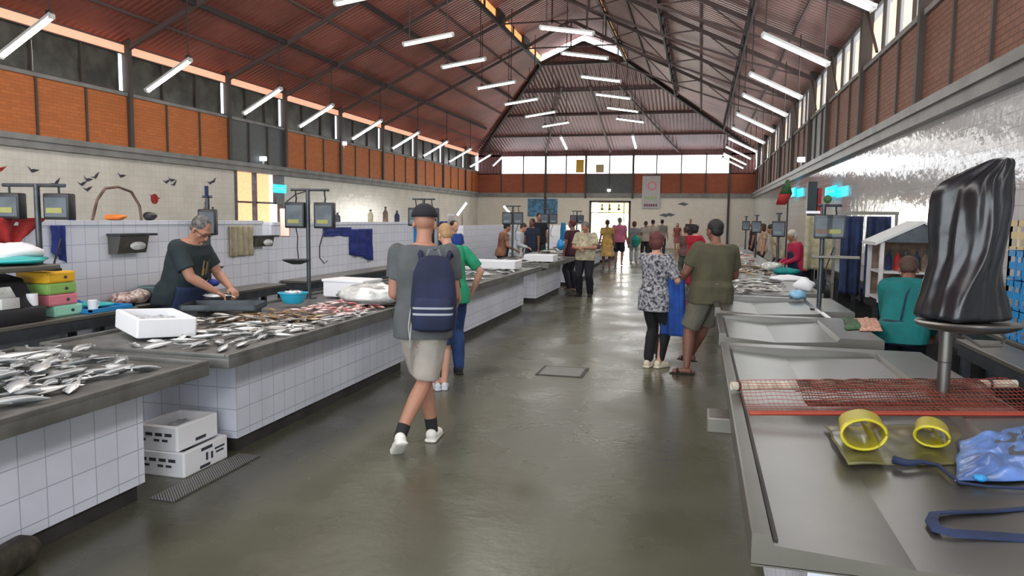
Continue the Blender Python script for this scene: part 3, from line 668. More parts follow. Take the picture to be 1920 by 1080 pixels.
# steel boxes screwed to the partition
def wallbox(loc,w,h,d,label):
    t=empty('wall_sink',loc,0,label,'wall rack'); q=MB()
    q.rings([[V((0,-w/2,h)),V((d,-w/2,h)),V((d*.7,-w/2,0)),V((0,-w/2,0))],[V((0,w/2,h)),V((d,w/2,h)),V((d*.7,w/2,0)),V((0,w/2,0))]]); q.build('body','steel',t)
    MB().box((0,-w/2-.02,h-.01),(d+.01,w/2+.1,h+.012),.004).build('rim','dsteel',t)
    q=MB(); q.ball((d*.95,w*.1,h*.4),(.025,.10,.04),12); q.build('wet_cloth','glassy',t,180)
wallbox((PXW+.005,5.78,1.26),.36,.17,.14,'angled steel rack on the tiled partition under the bent pipe')
wallbox((PXW+.005,7.98,1.25),.34,.12,.10,'small steel rack on the partition beside the yellowish rags')
# cloths hung over the partition
def hang(name,x,y0,y1,z1,z0,m,label,cat='cloth',folds=4,amp=.02,skew=0,axis='x',th=.012,group=None,taper=0,seed=0):
    w=abs(y1-y0); q=MB()
    def f(a,b):
        yy=y0+(y1-y0)*(.5+(a-.5)*(1-taper*(1-b))); z=z0+(z1-z0)*b+skew*(a-.5)*(1-b)+.03*noise.noise(V((a*3+seed,b*2,1)))*(1-b)
        d=amp*(math.sin(a*folds*2*PI+seed)+.6*noise.noise(V((a*5,b*4,seed))))*(1-.4*b)+amp+.01
        return V((x+d,yy,z)) if axis=='x' else V((yy,x-d,z))
    q.grid(f,28,18); o=q.build(name,m,None,180)
    s=o.modifiers.new('s','SOLIDIFY'); s.thickness=th; return tag(o,label,cat,group)
hang('rag',PXW,7.36,7.80,1.50,1.15,'cream','yellowish checked rags hanging on the partition right of the man cleaning fish','cloth',4,.02,seed=2)
hang('rag',PXW,6.86,7.0,1.42,1.1,'cream','pale rag hanging on the partition just behind the head of the man cleaning fish','cloth',2,.02,seed=3)
hang('towel',PXW,10.35,11.15,1.43,.98,'navy2','dark blue cloth draped on the tiled partition behind the closed foam box','cloth',3,.03,skew=-.12,seed=4)
hang('towel',PXW,9.55,10.4,1.46,1.33,'navy2','blue apron waistband stretched along the partition beside the draped blue cloth','cloth',1,.01,seed=7)
hang('towel',PXW,4.18,4.95,1.58,1.38,'redc','dark red cloth hanging over the partition above the cash register','cloth',3,.03,seed=5,taper=.7)
hang('towel',PXW,4.98,5.12,1.52,1.25,'navy2','small dark blue cloth hanging next to the red cloth','cloth',1,.02,seed=6,skew=-.1)
# --- stacked coloured drawers, register, tray
for i,(m,z,nm,off) in enumerate((('mintp',.851,'mint green drawer box at the bottom of the coloured stack',.04),('pinkp',.935,'pink drawer box between the mint and the green ones',0),('grnp',1.02,'lime green drawer box under the yellow one',-.01),('yelp',1.105,'yellow drawer box on top of the coloured stack',-.015))):
    t=empty('drawer_box',(-4.75,4.52+off,z),0,nm,'drawer box'); MB().box((-.14,-.13,0),(.14,.13,.082),.008).build('case',m,t,30)
    MB().box((.138,-.115,.01),(.146,.115,.072),.003).build('drawer_front',m,t); MB().ball((.15,.03,.04),(.008,.014,.012),8).build('knob','ink',t,180)
t=empty('tray',(-4.80,4.90,.851),R(0),'bright blue plastic tray on the steel bench beside the coloured drawers','tray')
MB().box((-.28,-.23,0),(.28,.23,.012),.004).build('base','bluep',t)
q=MB().box((-.28,-.23,.01),(-.26,.23,.04)).box((.26,-.23,.01),(.28,.23,.03)).box((-.28,-.23,.01),(.28,-.21,.03)).box((-.28,.21,.01),(.28,.23,.03)); q.build('rim','bluep',t)
lump('cloth_heap',(-4.74,4.95,.868),(.13,.12,.02),'tealp','turquoise cloth heap lying on the blue tray','cloth',12)
t=empty('mug',(-4.60,4.78,.865),0,'small white mug standing by the blue tray','mug'); MB().cyl((0,0,0),(0,0,.08),.035,n=18).build('cup','white',t,40); MB().tube([(0,.03,.065),(0,.06,.06),(0,.06,.03),(0,.03,.02)],.006,6).build('handle','white',t)
t=empty('cash_register',(-4.72,4.10,.851),0,'black cash register with slanted screen and white keys on the steel bench','cash register')
MB().box((-.2,-.24,0),(.18,.2,.11),.012).build('drawer_base','black',t,30)
MB().rings([[V((-.18,-.22,.11)),V((.15,-.22,.11)),V((.02,-.22,.30)),V((-.18,-.22,.34))],[V((-.18,.16,.11)),V((.15,.16,.11)),V((.02,.16,.30)),V((-.18,.16,.34))]]).build('sloped_body','black',t)
MB().rings([[V((.125,-.14,.155)),V((.13,-.14,.158)),V((.065,-.14,.255)),V((.06,-.14,.252))],[V((.125,.02,.155)),V((.13,.02,.158)),V((.065,.02,.255)),V((.06,.02,.252))]]).build('key_panel','glassy',t)
MB().box((-.2,-.25,.36),(.2,.32,.40),.01).build('canopy','steel_edge',t); MB().box((-.2,.27,.35),(.2,.33,.37),.004).build('canopy_edge','black',t)
for yy in (-.2,.14): MB().box((-.19,yy-.01,.3),(-.17,yy+.01,.37)).build('stay','black',t)
t=MB().cyl((0,0,0),(0,0,.085),.036,n=18).build('paper_roll','white',None,40); t.location=(-4.53,4.36,.962); t=tag(t,'white paper roll standing on the cash register base','paper roll'); t.location=(-4.60,4.24,.963)
t=MB().box((-.04,-.07,0),(.04,.07,.075),.006).build('card_terminal','lampbody',None,30); t.location=(-4.78,4.22,.963); 
t.location=(-4.59,4.36,1.08) if False else (-4.58,4.02,.963); tag(t,'grey card terminal standing on the cash register base','card terminal')
lump('cloth_heap',(-4.73,4.22,1.253),(.2,.26,.03),'tealp','turquoise cloth draped on the cash register canopy','cloth',13)
lump('white_bundle',(-4.86,4.28,1.253),(.17,.3,.075),'white','white plastic bundle piled on top of the cash register canopy','bundle',14)
# bird tiles painted on the left wall
for i,(u,v) in enumerate(((165,337),(155,345),(180,331),(228,330),(313,341),(327,345),(322,338),(395,343),(401,340),(290,373),(165,355),(106,343),(62,320),(1,318))):
    p=at(u,v,x=XL+.012); s=.16 if i!=9 else .22
    q=MB(); q.poly([V((0,-s,s*.3)),V((0,-s*.3,s*.05)),V((0,0,s*.25)),V((0,s*.9,s*.5)),V((0,s*.25,-s*.1)),V((0,-s*.1,-s*.3)),V((0,-s*.35,-.12*s))])
    if i==9: q.poly([V((.002,s*.6*math.cos(a),s*.6*math.sin(a))) for a in [2*PI*k/10 for k in range(10)]])
    o=q.build('bird_picture','ink' if i not in(9,13) else 'redc'); o.location=p; o.rotation_euler=(R(20*(i%3-1)),0,0)
    tag(o,'small dark bird painted on the pale tiles of the long side wall' if i not in(9,13) else ('round red emblem painted on the pale tiles of the side wall' if i==9 else 'red painted mark at the edge of the pale side wall'),'painted bird' if i not in (9,13) else 'emblem','painted birds on the side wall' if i not in(9,13) else None)
# cyan signs
def sign(loc,w,h,m,label,face='x',name='sign'):
    t=empty(name,loc,0,label,'sign'); a=(.02,w/2,h/2) if face=='x' else (w/2,.02,h/2)
    MB().box([-c for c in a],a,.004).build('panel',m,t)
    q=MB()
    for k in range(5):
        y=-w*.36+w*.16*k; 
        if face=='x':
            sx=.022 if loc[0]<0 else -.026; q.box((sx,y,-h*.12),(sx+.004,y+w*.09,h*.14))
        else: q.box((y,-.026,-h*.12),(y+w*.09,-.022,h*.14))
    q.build('lettering','white',t)
    return t
sign((XL+.15,21.7,2.5),.75,.26,'cyanlit','small glowing cyan sign by the side doorway')
sign((XR-.12,24.9,2.55),1.3,.26,'cyanlit','glowing cyan sign on the glossy wall beyond the dark pillar')
sign((XR-.12,17.7,2.3),1.3,.22,'cyanlit','dim cyan sign on the glossy wall above the aprons')
# far wall panels
t=empty('tile_panel',(-9.37,YF-.03,2.3),0,'blue patterned tile panel on the far wall left of the exit','tile panel'); MB().box((-.92,-.02,-.52),(.92,.02,.55)).build('panel','mosaic',t)
t=empty('banner',(-2.88,YF-.15,3.28),0,'long white hanging banner with a round pink emblem beside the exit','banner')
MB().box((-.52,-.01,-.95),(.52,.01,.95)).build('cloth','fabric_w',t); MB().cyl((-.55,0,.96),(.55,0,.96),.03,n=8).build('rod','iron',t)
q=MB(); q.cyl((.05,-.012,.35),(.05,-.018,.35),.27,n=24); q.build('emblem','pinkp',t)
q=MB(); q.cyl((.05,-.016,.35),(.05,-.022,.35),.17,n=24); q.build('emblem_core','fabric_w',t)
q=MB()
for k in range(6): q.box((-.36+k*.12,-.018,-.42),(-.28+k*.12,-.011,-.28))
q.build('green_lettering','grnp',t)
q=MB()
for k in range(6): q.box((-.38+k*.13,-.018,-.85),(-.29+k*.13,-.011,-.70))
q.build('purple_lettering',mat('purple_print',(.18,.03,.12),.6),t)
for i,(u,v) in enumerate(((1255,403),(1280,383),(1245,404))):
    p=at(u,v,y=YF-.01); o=MB().poly([V((-.3,0,0)),V((0,0,.12)),V((.35,0,.02)),V((.1,0,-.1)),V((-.1,0,-.04))]).build('bird_picture','dsteel'); o.location=p; tag(o,'faint bird painted on the grey far wall right of the banner','painted bird',group='faint birds on the far wall')

# ------------------------------------------------------------------ RIGHT: steel tray counters
def rcounter(y0,y1,label,x0=.16,x1=1.40,zt=.80,simple=False):
    t=empty('steel_counter',((x0+x1)/2,(y0+y1)/2,0),0,label,'counter'); cx,cy=(x0+x1)/2,(y0+y1)/2; h=(y1-y0)/2
    X=lambda x:x-cx
    prof=[(x0,zt-.085),(x0,zt-.004),(x0+.006,zt),(x0+.048,zt),(x0+.056,zt-.028),(x0+.40,zt-.052),(x1-.31,zt-.028),(x1-.29,zt),(x1-.004,zt),(x1,zt-.004),(x1,zt-.085)]
    q=MB(); q.rings([[V((X(x),-h,z)) for x,z in prof],[V((X(x),h-.14,z)) for x,z in prof]],caps=False,close=False)
    q.box((X(x0)+.001,h-.14,zt-.085),(X(x1)-.001,h,zt-.001),.004)
    o=q.build('tray_top','steel',t); MB().box((X(x0+.057),-h+.03,zt-.034),(X(x0+.070),h-.16,zt-.024)).build('rim_shade_strip','kick',t)  # dark strip painted in as the shadow beside the rim
    
    q=MB(); pts=[V((X(x),-h,z)) for x,z in prof]; q.poly(pts); pt2=[p+V((0,0.004,0)) for p in pts]
    q.box((X(x0),-h,zt-.09),(X(x1),h,zt-.083)); q.build('front_edge','steel_edge',t)
    MB().box((X(x0+.16),-h+.12,.1),(X(x1)-.12,h-.1,zt-.088)).build('base','ctile' if not simple else 'kick',t)
    MB().box((X(x0+.20),-h+.15,0),(X(x1)-.16,h-.14,.1)).build('plinth','kick',t)
    return t
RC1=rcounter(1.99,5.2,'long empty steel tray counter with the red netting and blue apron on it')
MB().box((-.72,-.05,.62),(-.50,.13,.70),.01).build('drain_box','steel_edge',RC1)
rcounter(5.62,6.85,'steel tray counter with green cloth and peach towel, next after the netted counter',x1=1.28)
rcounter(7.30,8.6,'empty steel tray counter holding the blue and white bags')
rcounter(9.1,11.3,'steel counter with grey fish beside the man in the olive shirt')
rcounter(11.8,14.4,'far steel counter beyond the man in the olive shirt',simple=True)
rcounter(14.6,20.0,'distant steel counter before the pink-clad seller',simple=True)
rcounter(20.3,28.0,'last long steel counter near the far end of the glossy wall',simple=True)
pile('grey_fish','grey',reg(.35,1.0,9.2,11.0),34,.3,.08,.035,'grey fish laid on the steel counter beside the man in the olive shirt','grey fish on the steel counter',.772,.02,seed=21)
pile('brown_fish','brown',reg(.3,1.1,11.8,14.2),30,.3,.08,.04,'brown fish on the far steel counter beyond the man in the olive shirt','brown fish on the far steel counter',.775,.04,seed=22)
pile('pink_fish','pink',reg(.3,1.1,15,19.5),26,.4,.1,.05,'pinkish fish on the distant steel counter before the seated seller','pinkish fish on the distant counter',.775,.04,seed=23)
# pipe rest and red netting
A=V((.17,3.66,.83)); B=V((1.55,4.14,.83))
t=empty('support_pipe',(A+B)/2,0,'pale round pipe laid across the netted steel counter','pipe'); c=(A+B)/2
MB().cyl(A-c,B-c,.021,n=14).build('tube','pipe',t,40)
q=MB()
for k in (.02,.9): p=A.lerp(B,k)-c; d=(B-A).normalized(); q.cyl(p,p+d*.012,.025,n=14)
q.build('ring_clip','kick',t)
def netf(seed,fwd,back,zz,x0=.02,x1=.90):
    def f(a,b):
        p=A.lerp(B,x0+(x1-x0)*a); per=V((.33,-.94,0)) if True else 0
        # b 0 behind the pipe, 0.25 over it, 1 towards the viewer
        if b<.2: off=-back*(1-b/.2); z=.80-.02+.075*(b/.2)
        else:
            k=(b-.2)/.8; off=fwd*k*(.85+.15*a); z=.858-.075*min(1,k*1.5)+zz*math.sin(k*PI)*(.4+.6*noise.noise(V((a*4,b*3,seed)))**2+.3)
        z+=.006*noise.noise(V((a*14,b*9,seed)))
        x=p.x+per.x*off*.2; y=p.y+per.y*off
        return V((x,y,max(z,.803)))
    return f
def net(name,f,nu,nv,m,th,label):
    q=MB(); q.grid(f,nu,nv); o=q.build(name,m); w=o.modifiers.new('w','WIREFRAME'); w.thickness=th; w.use_replace=True; w.use_even_offset=False
    return tag(o,label,'netting') if label else o
N1=net('netting',netf(1,.55,.05,.02,.02,.97),60,15,'redn',.0026,'red plastic mesh netting draped over the pale pipe on the steel counter')
n2=net('folded_layer',netf(5,.36,.0,.035,.22,.86),60,20,'darkn',.005,None); n2.parent=N1
q=MB(); f=netf(1,.55,.05,.02,.02,.97)
q.tube([f(k/24,1)+V((0,0,.006)) for k in range(25)],.0065,6); q.tube([f(k/24,.97)+V((0,0,.010)) for k in range(25)],.004,6); q.build('hem_rope','redn',N1,180)
# yellow rolled gauntlets
def roll(u,v,r,L,rz,label,seed):
    p=at(u,v,z=.77); t=empty('rubber_gauntlet',(p.x,p.y,.784),rz,label,'gauntlet'); N=30
    def rg(rr,y,fl=.72,z0=0): 
        return [V((rr*math.cos(2*PI*k/N)*(1+.06*math.sin(3*2*PI*k/N+seed)),y+.02*math.cos(2*PI*k/N+seed),rr*fl*(1+math.sin(2*PI*k/N)))) for k in range(N)]
    q=MB(); q.rings([rg(r,0),rg(r*1.04,.012),rg(r,.03),rg(r*.98,L*.6),rg(r*.7,L)],caps=False); o=q.build('sleeve','yel',t,180); s=o.modifiers.new('s','SOLIDIFY'); s.thickness=.004
    q=MB(); q.tube([V((r*1.0*math.cos(2*PI*k/24),.0+.02*math.cos(2*PI*k/24+seed),r*.72*(1+math.sin(2*PI*k/24)))) for k in range(25)],.0055,6); q.build('cuff','yel',t,180)
    q=MB(); q.grid(lambda a,b:V((r*.75-.03*a-r*.4*b, .0+L*.6*a, .01+r*.8*b)),8,6); o=q.build('fold','yel',t,180)
    return t
roll(1618,850,.078,.30,R(-6),'yellow rubber gauntlet with the wider round cuff opening under the red netting',0)
roll(1745,846,.058,.28,R(-14),'yellow rubber gauntlet with the smaller cuff, nearer the blue apron',2)
def sheet(name,pts_fn,m,label,cat,nu=40,nv=24,th=.004,parent=None):
    q=MB(); q.grid(pts_fn,nu,nv); o=q.build(name,m,parent,180); s=o.modifiers.new('s','SOLIDIFY'); s.thickness=th
    if label: tag(o,label,cat)
    return o
def polyfn(c,z,amp,seed,fr=6):
    c=[at(u,v,z=z) for u,v in c]
    def f(a,b):
        p=c[0].lerp(c[1],a).lerp(c[3].lerp(c[2],a),b); ed=min(a,1-a,b,1-b)*6
        h=abs(noise.noise(V((a*fr,b*fr*.7,seed))))*amp*min(1,ed)+amp*.25*noise.noise(V((a*fr*2.2,b*fr*2,seed+4)))*min(1,ed)+.25*amp*min(1,ed)
        wx=.02*noise.noise(V((a*3,b*3,seed+9))); wy=.03*noise.noise(V((a*3+5,b*3,seed+9)))
        return V((p.x+wx,p.y+wy,z+.004+max(0,h)))
    return f
sheet('plastic_sheet',polyfn([(1545,800),(1810,800),(1790,874),(1590,874)],.762,.005,3),mat('olive_film',(.17,.165,.06),.3,var=.3,vscale=8,coat=.2,alpha=.6),'olive yellow plastic film spread under the two gauntlets','plastic film')
AP=sheet('vinyl_apron',polyfn([(1800,830),(2080,770),(2120,905),(1790,905)],.775,.055,8,5),'blueap','crumpled blue vinyl apron lying on the steel counter beside the gauntlets','apron',60,40)
q=MB()
pts=[at(u,v,z=.782) for u,v in((1675,862),(1700,868),(1730,866),(1760,872),(1780,890),(1800,905),(1850,912),(1920,916),(2000,918))]
q.tube(pts,[.016,.013,.008,.007,.006,.005,.005,.005,.005],6); q.build('tie_string','navy',AP,180)
q=MB(); q.ball(at(1838,896,z=.79),(.022,.022,.012),10); q.build('button','bluep',AP,180)
q=MB(); pp=[at(u,v,z=.762) for u,v in((2000,950),(1920,957),(1850,962),(1790,963),(1752,966),(1746,980),(1756,996),(1790,1004),(1850,1008),(1920,1013),(2000,1016))]
rs=[]
for i,p in enumerate(pp):
    d=(pp[min(i+1,len(pp)-1)]-pp[max(0,i-1)]).normalized(); s=d.cross(V((0,0,1))); w=.016
    rs.append([p+s*w,p+s*w+V((0,0,.005)),p-s*w+V((0,0,.012)),p-s*w+V((0,0,.006))])
q.rings(rs); o=q.build('apron_strap','navy',None,60); tag(o,'dark blue cloth strap looped on the near end of the steel counter','strap')
# bagged scale on a stalk
ps=V((1.14,3.85,.80))
t=empty('platform_scale',ps,0,'steel platform scale on a single stalk at the back of the netted counter','scale')
MB().cyl((0,0,-.0),(0,0,.36),.028,n=20).build('stalk','steel',t,40)
MB().cyl((0,0,.17),(0,0,.175),.030,n=20).build('seam_ring','kick',t,40)
N=40; rg=lambda r,z,sy=.75:[V((.07+r*math.cos(2*PI*k/N),-.05+r*sy*math.sin(2*PI*k/N),z)) for k in range(N)]
MB().rings([rg(.10,.325),rg(.17,.335),rg(.215,.352),rg(.222,.366),rg(.215,.375),rg(.19,.375)]).build('platform','steel',t,50)
MB().tube([(.2,.0,.35),(.24,-.02,.30),(.21,-.06,.27),(.12,-.08,.265),(.05,-.05,.31)],.008,6).build('under_bracket','steel_edge',t)
bag=MB(); NB=64
def bring(k):
    z=[1.175,1.20,1.28,1.38,1.48,1.58,1.68,1.76,1.82,1.86,1.91][k]
    # corners in XY: left, front, right, back (faces meet in a sharp edge towards the viewer)
    xl=[.985,.980,1.00,1.02,1.035,1.02,1.015,1.02,1.05,1.14,1.26][k]; xr=[1.385,1.395,1.37,1.335,1.335,1.35,1.365,1.365,1.36,1.35,1.345][k]
    xf=[1.12,1.12,1.13,1.175,1.22,1.235,1.24,1.24,1.25,1.29,1.315][k]
    yy=3.80; dy=[.17,.17,.16,.15,.14,.14,.135,.12,.09,.06,.03][k]
    return [V((xl,yy+.02,z)),V((xf,yy-dy,z)),V((xr,yy,z)),V(((xl+xr)/2,yy+dy,z))],z
rs=[]
for k in range(11):
    c,z=bring(k)
    tiltz=0.0
    ring=[]
    for s_ in range(4):
        for j in range(NB//4):
            f=j/(NB//4); p=c[s_].lerp(c[(s_+1)%4],f)
            cen=(c[0]+c[2])/2; out=(p-cen); out.z=0; out.normalize()
            amp=.022*(math.sin(f*PI)**.6)
            n=noise.noise(V((s_*3+f*6,z*3,1)))+.5*noise.noise(V((s_*5+f*13,z*7,4)))
            p=p+out*(amp*.6+n*.02*(.3+math.sin(f*PI)))
            p.z=z+.10*max(0,(z-1.7))/.2*(p.x-1.2)*(1.2) 
            ring.append(p)
    rs.append(ring)
bag.rings(rs); o=bag.build('bin_bag','bag',None,50); sb=o.modifiers.new('s','SUBSURF'); sb.levels=1; sb.render_levels=2
dt=bpy.data.textures.new('crease','CLOUDS'); dt.noise_scale=.07; dm=o.modifiers.new('d','DISPLACE'); dm.texture=dt; dm.strength=.010; dm.mid_level=.5
tag(o,'tall shiny black plastic bag pulled over the scale head on the stalk','bag')
# things on the next steel counters
p=at(1600,605,z=.79); t=empty('knife_rule',(at(1572,600,z=.79).x,at(1572,600,z=.79).y,.775),0,'white plastic rule lying at an angle on the steel counter by the green cloth','rule')
a=at(1535,582,z=.79);b=at(1585,620,z=.79);cc=V(t.location)
MB().bar(V((a.x,a.y,.79))-cc,V((b.x,b.y,.79))-cc,.035,.012).build('blade','white',t)
sheet('green_cloth',polyfn([(1580,600),(1612,600),(1620,618),(1588,620)],.80,.03,31,4),'green_d','small green cloth folded on the steel counter near the teal-clad seller','cloth',16,12)
sheet('peach_towel',polyfn([(1600,598),(1645,598),(1655,622),(1612,622)],.80,.03,33,5),mat('peach_towel',(.50,.28,.20),.9,var=.4,vscale=40),'speckled peach towel folded at the corner of the steel counter','towel',16,12)
lump('plastic_bag',(at(1495,562,z=.78).x,at(1495,562,z=.78).y,.772),(.11,.11,.06),mat('lightblue_bag',(.25,.52,.72),.35),'light blue plastic bag on the steel counter beyond the white rule','bag',41)
lump('paper_bundle',(at(1507,548,z=.78).x,at(1507,548,z=.78).y,.772),(.12,.12,.09),'white','crumpled white paper beside the light blue bag','paper',42)
lump('foam_tray',(at(1478,530,z=.78).x,at(1478,530,z=.78).y+.2,.772),(.25,.2,.05),'white','white crumpled tray paper under the teal cloth on the fish counter','paper',43)
lump('teal_cloth',(at(1475,520,z=.78).x,at(1478,520,z=.78).y+.1,.80),(.2,.16,.06),'teal','dark teal cloth bunched on the white tray paper','cloth',44)
lump('plastic_bag',(at(1447,509,z=.78).x,at(1447,509,z=.78).y,.772),(.16,.16,.09),'glassy','clear bag of fish on the far steel counter','bag',45)
# right hand back benches and shelving
bench(2.0,2.84,3.0,9.6,.86,'long steel bench against the glossy wall holding the roofed rack')
bench(2.1,2.84,10.0,19.5,.86,'second steel bench along the glossy wall behind the hanging aprons')
bench(1.72,1.98,4.25,5.6,.84,'narrow grey steel stand with thin legs behind the bagged scale')
# black crates in the lane
def crate(loc,w,d,h,m,label,rz=0,name='crate'):
    t=empty(name,loc,rz,label,'crate'); q=MB(); e=.015
    q.box((-w/2,-d/2,0),(w/2,d/2,e)).box((-w/2,-d/2,h-.04),(w/2,-d/2+e,h)).box((-w/2,d/2-e,h-.04),(w/2,d/2,h)).box((-w/2,-d/2,h-.04),(-w/2+e,d/2,h)).box((w/2-e,-d/2,h-.04),(w/2,d/2,h))
    for k in range(7):
        x=-w/2+(w-e)*k/6; q.box((x,-d/2,0),(x+e,-d/2+e*.8,h)); q.box((x,d/2-e,0),(x+e,d/2,h))
    for k in range(5):
        y=-d/2+(d-e)*k/4; q.box((-w/2,y,0),(-w/2+e*.8,y+e,h)); q.box((w/2-e*.8,y,0),(w/2,y+e,h))
    q.box((-w/2+.004,-d/2+.004,h*.35),(w/2-.004,-d/2+.01,h*.6)).box((-w/2+.004,-d/2+.004,h*.35),(-w/2+.01,d/2-.004,h*.6))
    q.build('body',m,t); return t
for i,(x,y,z,l) in enumerate(((1.555,4.75,0,'black crate at the bottom of the stack behind the netted counter'),(1.555,4.75,.31,'black crate on top of the stack behind the netted counter'),(1.555,5.75,0,'black crate under the empty one, by the teal-clad seller'),(1.555,5.75,.31,'empty black crate behind the seller bending in teal'))):
    crate((x,y,z),.29,.56,.30,'black',l)
for i,(z,m,l) in enumerate(((.861,'bluep','bright blue crate at the bottom of the stack by the black plastic bag'),(1.06,'bluep','bright blue crate in the middle of the stack by the black plastic bag'),(1.26,'bluep','bright blue crate under the sand coloured crate'),(1.46,'sand','sand coloured crate on top of the blue crates'))):
    crate((2.28,5.45,z),.5,.5,.19,m,l)
# little roofed rack
hp=at(1660,560,y=8.0); t=empty('roofed_rack',(2.03,8.0,.86),0,'white little rack shaped like a house with a grey pitched roof','rack')
w,d,h=.34,.26,.58
for sx in (-w,w):
    for sy in (-d,d): MB().box((sx-.018,sy-.018,0),(sx+.018,sy+.018,h)).build('post','fabric_w',t)
for z in (.02,.28): MB().box((-w,-d,z),(w,d,z+.02)).build('shelf','fabric_w',t)
q=MB()
for s in(-1,1): q.rings([[V((s*(w+.07),-d-.05,h-.03)),V((0,-d-.05,h+.18)),V((0,-d-.05,h+.205)),V((s*(w+.07),-d-.05,h-.0))],[V((s*(w+.07),d+.05,h-.03)),V((0,d+.05,h+.18)),V((0,d+.05,h+.205)),V((s*(w+.07),d+.05,h-.0))]])
q.build('roof','lampbody',t)
MB().rings([[V((-w,-d,h)),V((w,-d,h)),V((0,-d,h+.17))],[V((-w,-d+.01,h)),V((w,-d+.01,h)),V((0,-d+.01,h+.17))]]).build('gable','dsteel',t)
MB().box((-w,d-.01,.0),(w,d,h)).build('back_panel','brown',t)
bowl('basin',.15,.08,'redc',(2.17,7.90,.905),'red basin in the roofed rack with a yellow one nested inside it',None,'basin'); bowl('basin',.14,.07,'yelp',(2.17,7.90,.955),'yellow basin nested in the red one inside the roofed rack',None,'basin')
bowl('basin',.12,.1,'bluep',(1.86,7.88,.905),'blue basin standing at the left post of the roofed rack',None,'basin')
for i,(x,m) in enumerate(((1.80,'navy'),(1.88,'redc'),(1.95,'dsteel'),(2.05,'navy'),(2.12,'brown'),(2.22,'fabric_w'))):
    bottle('bottle',(x,7.95,1.161),.2,.033,m,'dark bottle on the upper shelf of the roofed rack' if i<5 else 'white bottle at the end of the upper rack shelf','bottle','bottles on the rack shelf' if i<5 else None)
# second post scale and hanging aprons
scale((at(1535,575,z=.8).x,7.7,.775),R(-8),'grey scale on a post in front of the hanging navy aprons',1.02,.09,.1,((0.01,'brown'),(.11,'dispy')),pan=False,side=True)
t=bpy.data.objects['hanging_scale.003']; MB().box((-.09,-.11,.50),(.34,-.03,.53),.01).build('shelf_plate','steel_edge',t); MB().box((-.16,-.03,.93),(-.03,0,.955)).build('marker_tube','white',t); MB().ball((.03,0,1.07),(.04,.03,.04),10).build('top_knob','green_d',t,180)
q=empty('apron_rail',(2.0,9.8,0),0,'steel hanging rail standing behind the post scale','rail'); MB().box((-.4,-.02,1.72),(.3,.02,1.76)).build('bar','steel_edge',q)
for x in (-.4,.28): MB().box((x-.015,-.015,0),(x+.015,.015,1.73)).build('post','steel_edge',q)
hang('hanging_apron',9.74,1.66,1.90,1.70,.75,'navy','dark navy apron hanging on the rail, left one of the pair','apron',2,.03,axis='y',seed=11)
hang('hanging_apron',9.72,1.93,2.20,1.70,.72,'navy','dark navy apron hanging on the rail beside the brown overalls','apron',2,.03,axis='y',seed=12)
hang('hanging_overall',12.2,1.55,1.95,1.72,.9,'cream','pale beige overall hanging beside the scale post','overall',2,.04,axis='y',seed=13)
for i,(x,y,m,l) in enumerate(((2.72,9.2,'brown','brown coat hanging on the glossy wall behind the roofed rack'),(2.72,9.9,'brown','second brown coat hanging nearer the navy aprons'),(2.72,10.6,'green_d','dark green coat hanging beside the brown coats'))):
    hang('hanging_coat',XR-.08,y,y+.5,1.62,1.0,m,l,'coat',2,-.05,seed=20+i)
# flag-like wind cone, dark pillar
t=empty('pillar_stand',(2.45,18.3,0),0,'tall dark pillar with red striped cloth against the glossy wall','pillar'); MB().box((-.1,-.1,0),(.1,.1,2.55)).build('post','black',t); MB().box((.12,-.1,1.5),(.2,.1,2.4)).build('striped_cloth','redc',t)
t=empty('flag',(1.75,16.5,0),0,'small green and red flag rolled on a pole behind the far sellers','flag')
MB().cyl((0,0,0),(0,0,2.45),.015,n=8).build('pole','iron',t)
q=MB().rings([[V((-.02+.03*math.cos(a),.03*math.sin(a),2.5)) for a in [2*PI*k/8 for k in range(8)]],[V((-.05+.13*math.cos(a),.06*math.sin(a),2.2)) for a in [2*PI*k/8 for k in range(8)]]]); q.build('green_part','green_d',t,180)
q=MB().rings([[V((-.05+.13*math.cos(a),.06*math.sin(a),2.2)) for a in [2*PI*k/8 for k in range(8)]],[V((-.14+.1*math.cos(a),.05*math.sin(a),1.98)) for a in [2*PI*k/8 for k in range(8)]]]); q.build('red_part','redc',t,180)
for i,(x,y) in enumerate(((1.3,13.5),(1.25,18.0),(1.3,23.0))):
    scale((x,y,.80-.025),R(-5),'dark scale post on the %s'%['far steel counter beyond the olive shirt','distant counter before the seated seller','last long steel counter'][i],1.0,.11,.14,((0,'greyp'),),pan=False)
for i,(x,y) in enumerate(((-4.0,10.4),(-4.0,15.8),(-4.0,19.8),(-4.0,24.5))):
    scale((x,y,.755),R(12),'dark scale post on the %s'%['shining slab near the woman in the dark apron','short counter by the cream shirt','far counter before the black tee','far counter by the yellow skirt'][i],1.15,.11,.14,((-.12,'greyp'),(.12,'greyp')),pan=False)
# hanging clothes and blue bags behind C3
for i,(y,m,l,z1,z0) in enumerate(((13.0,'bluep','bright blue jacket hanging on the partition behind the green top',1.62,1.1),(13.6,'black','black apron hanging between the two blue jackets',1.6,.95),(14.3,'navy2','deep blue bag hanging at the end of the partition',1.55,1.0),(14.75,'fabric_w','white coat hanging at the end of the partition',1.7,.95))):
    hang('hanging_jacket',PXW,y,y+.42,z1,z0,m,l,'jacket',2,.04,seed=30+i)
for i,(u,v,m,l) in enumerate(((1005,430,'fabric_w','white sack standing behind the seller in the black tee'),(1060,445,'bluep','blue bag hanging behind the man in the cream shirt'))):
    p=at(u,v,x=-4.95); hang('hanging_sack',-5.1,p.y-.4,p.y+.4,1.5,.8,m,l,'sack',2,.06,seed=40+i)
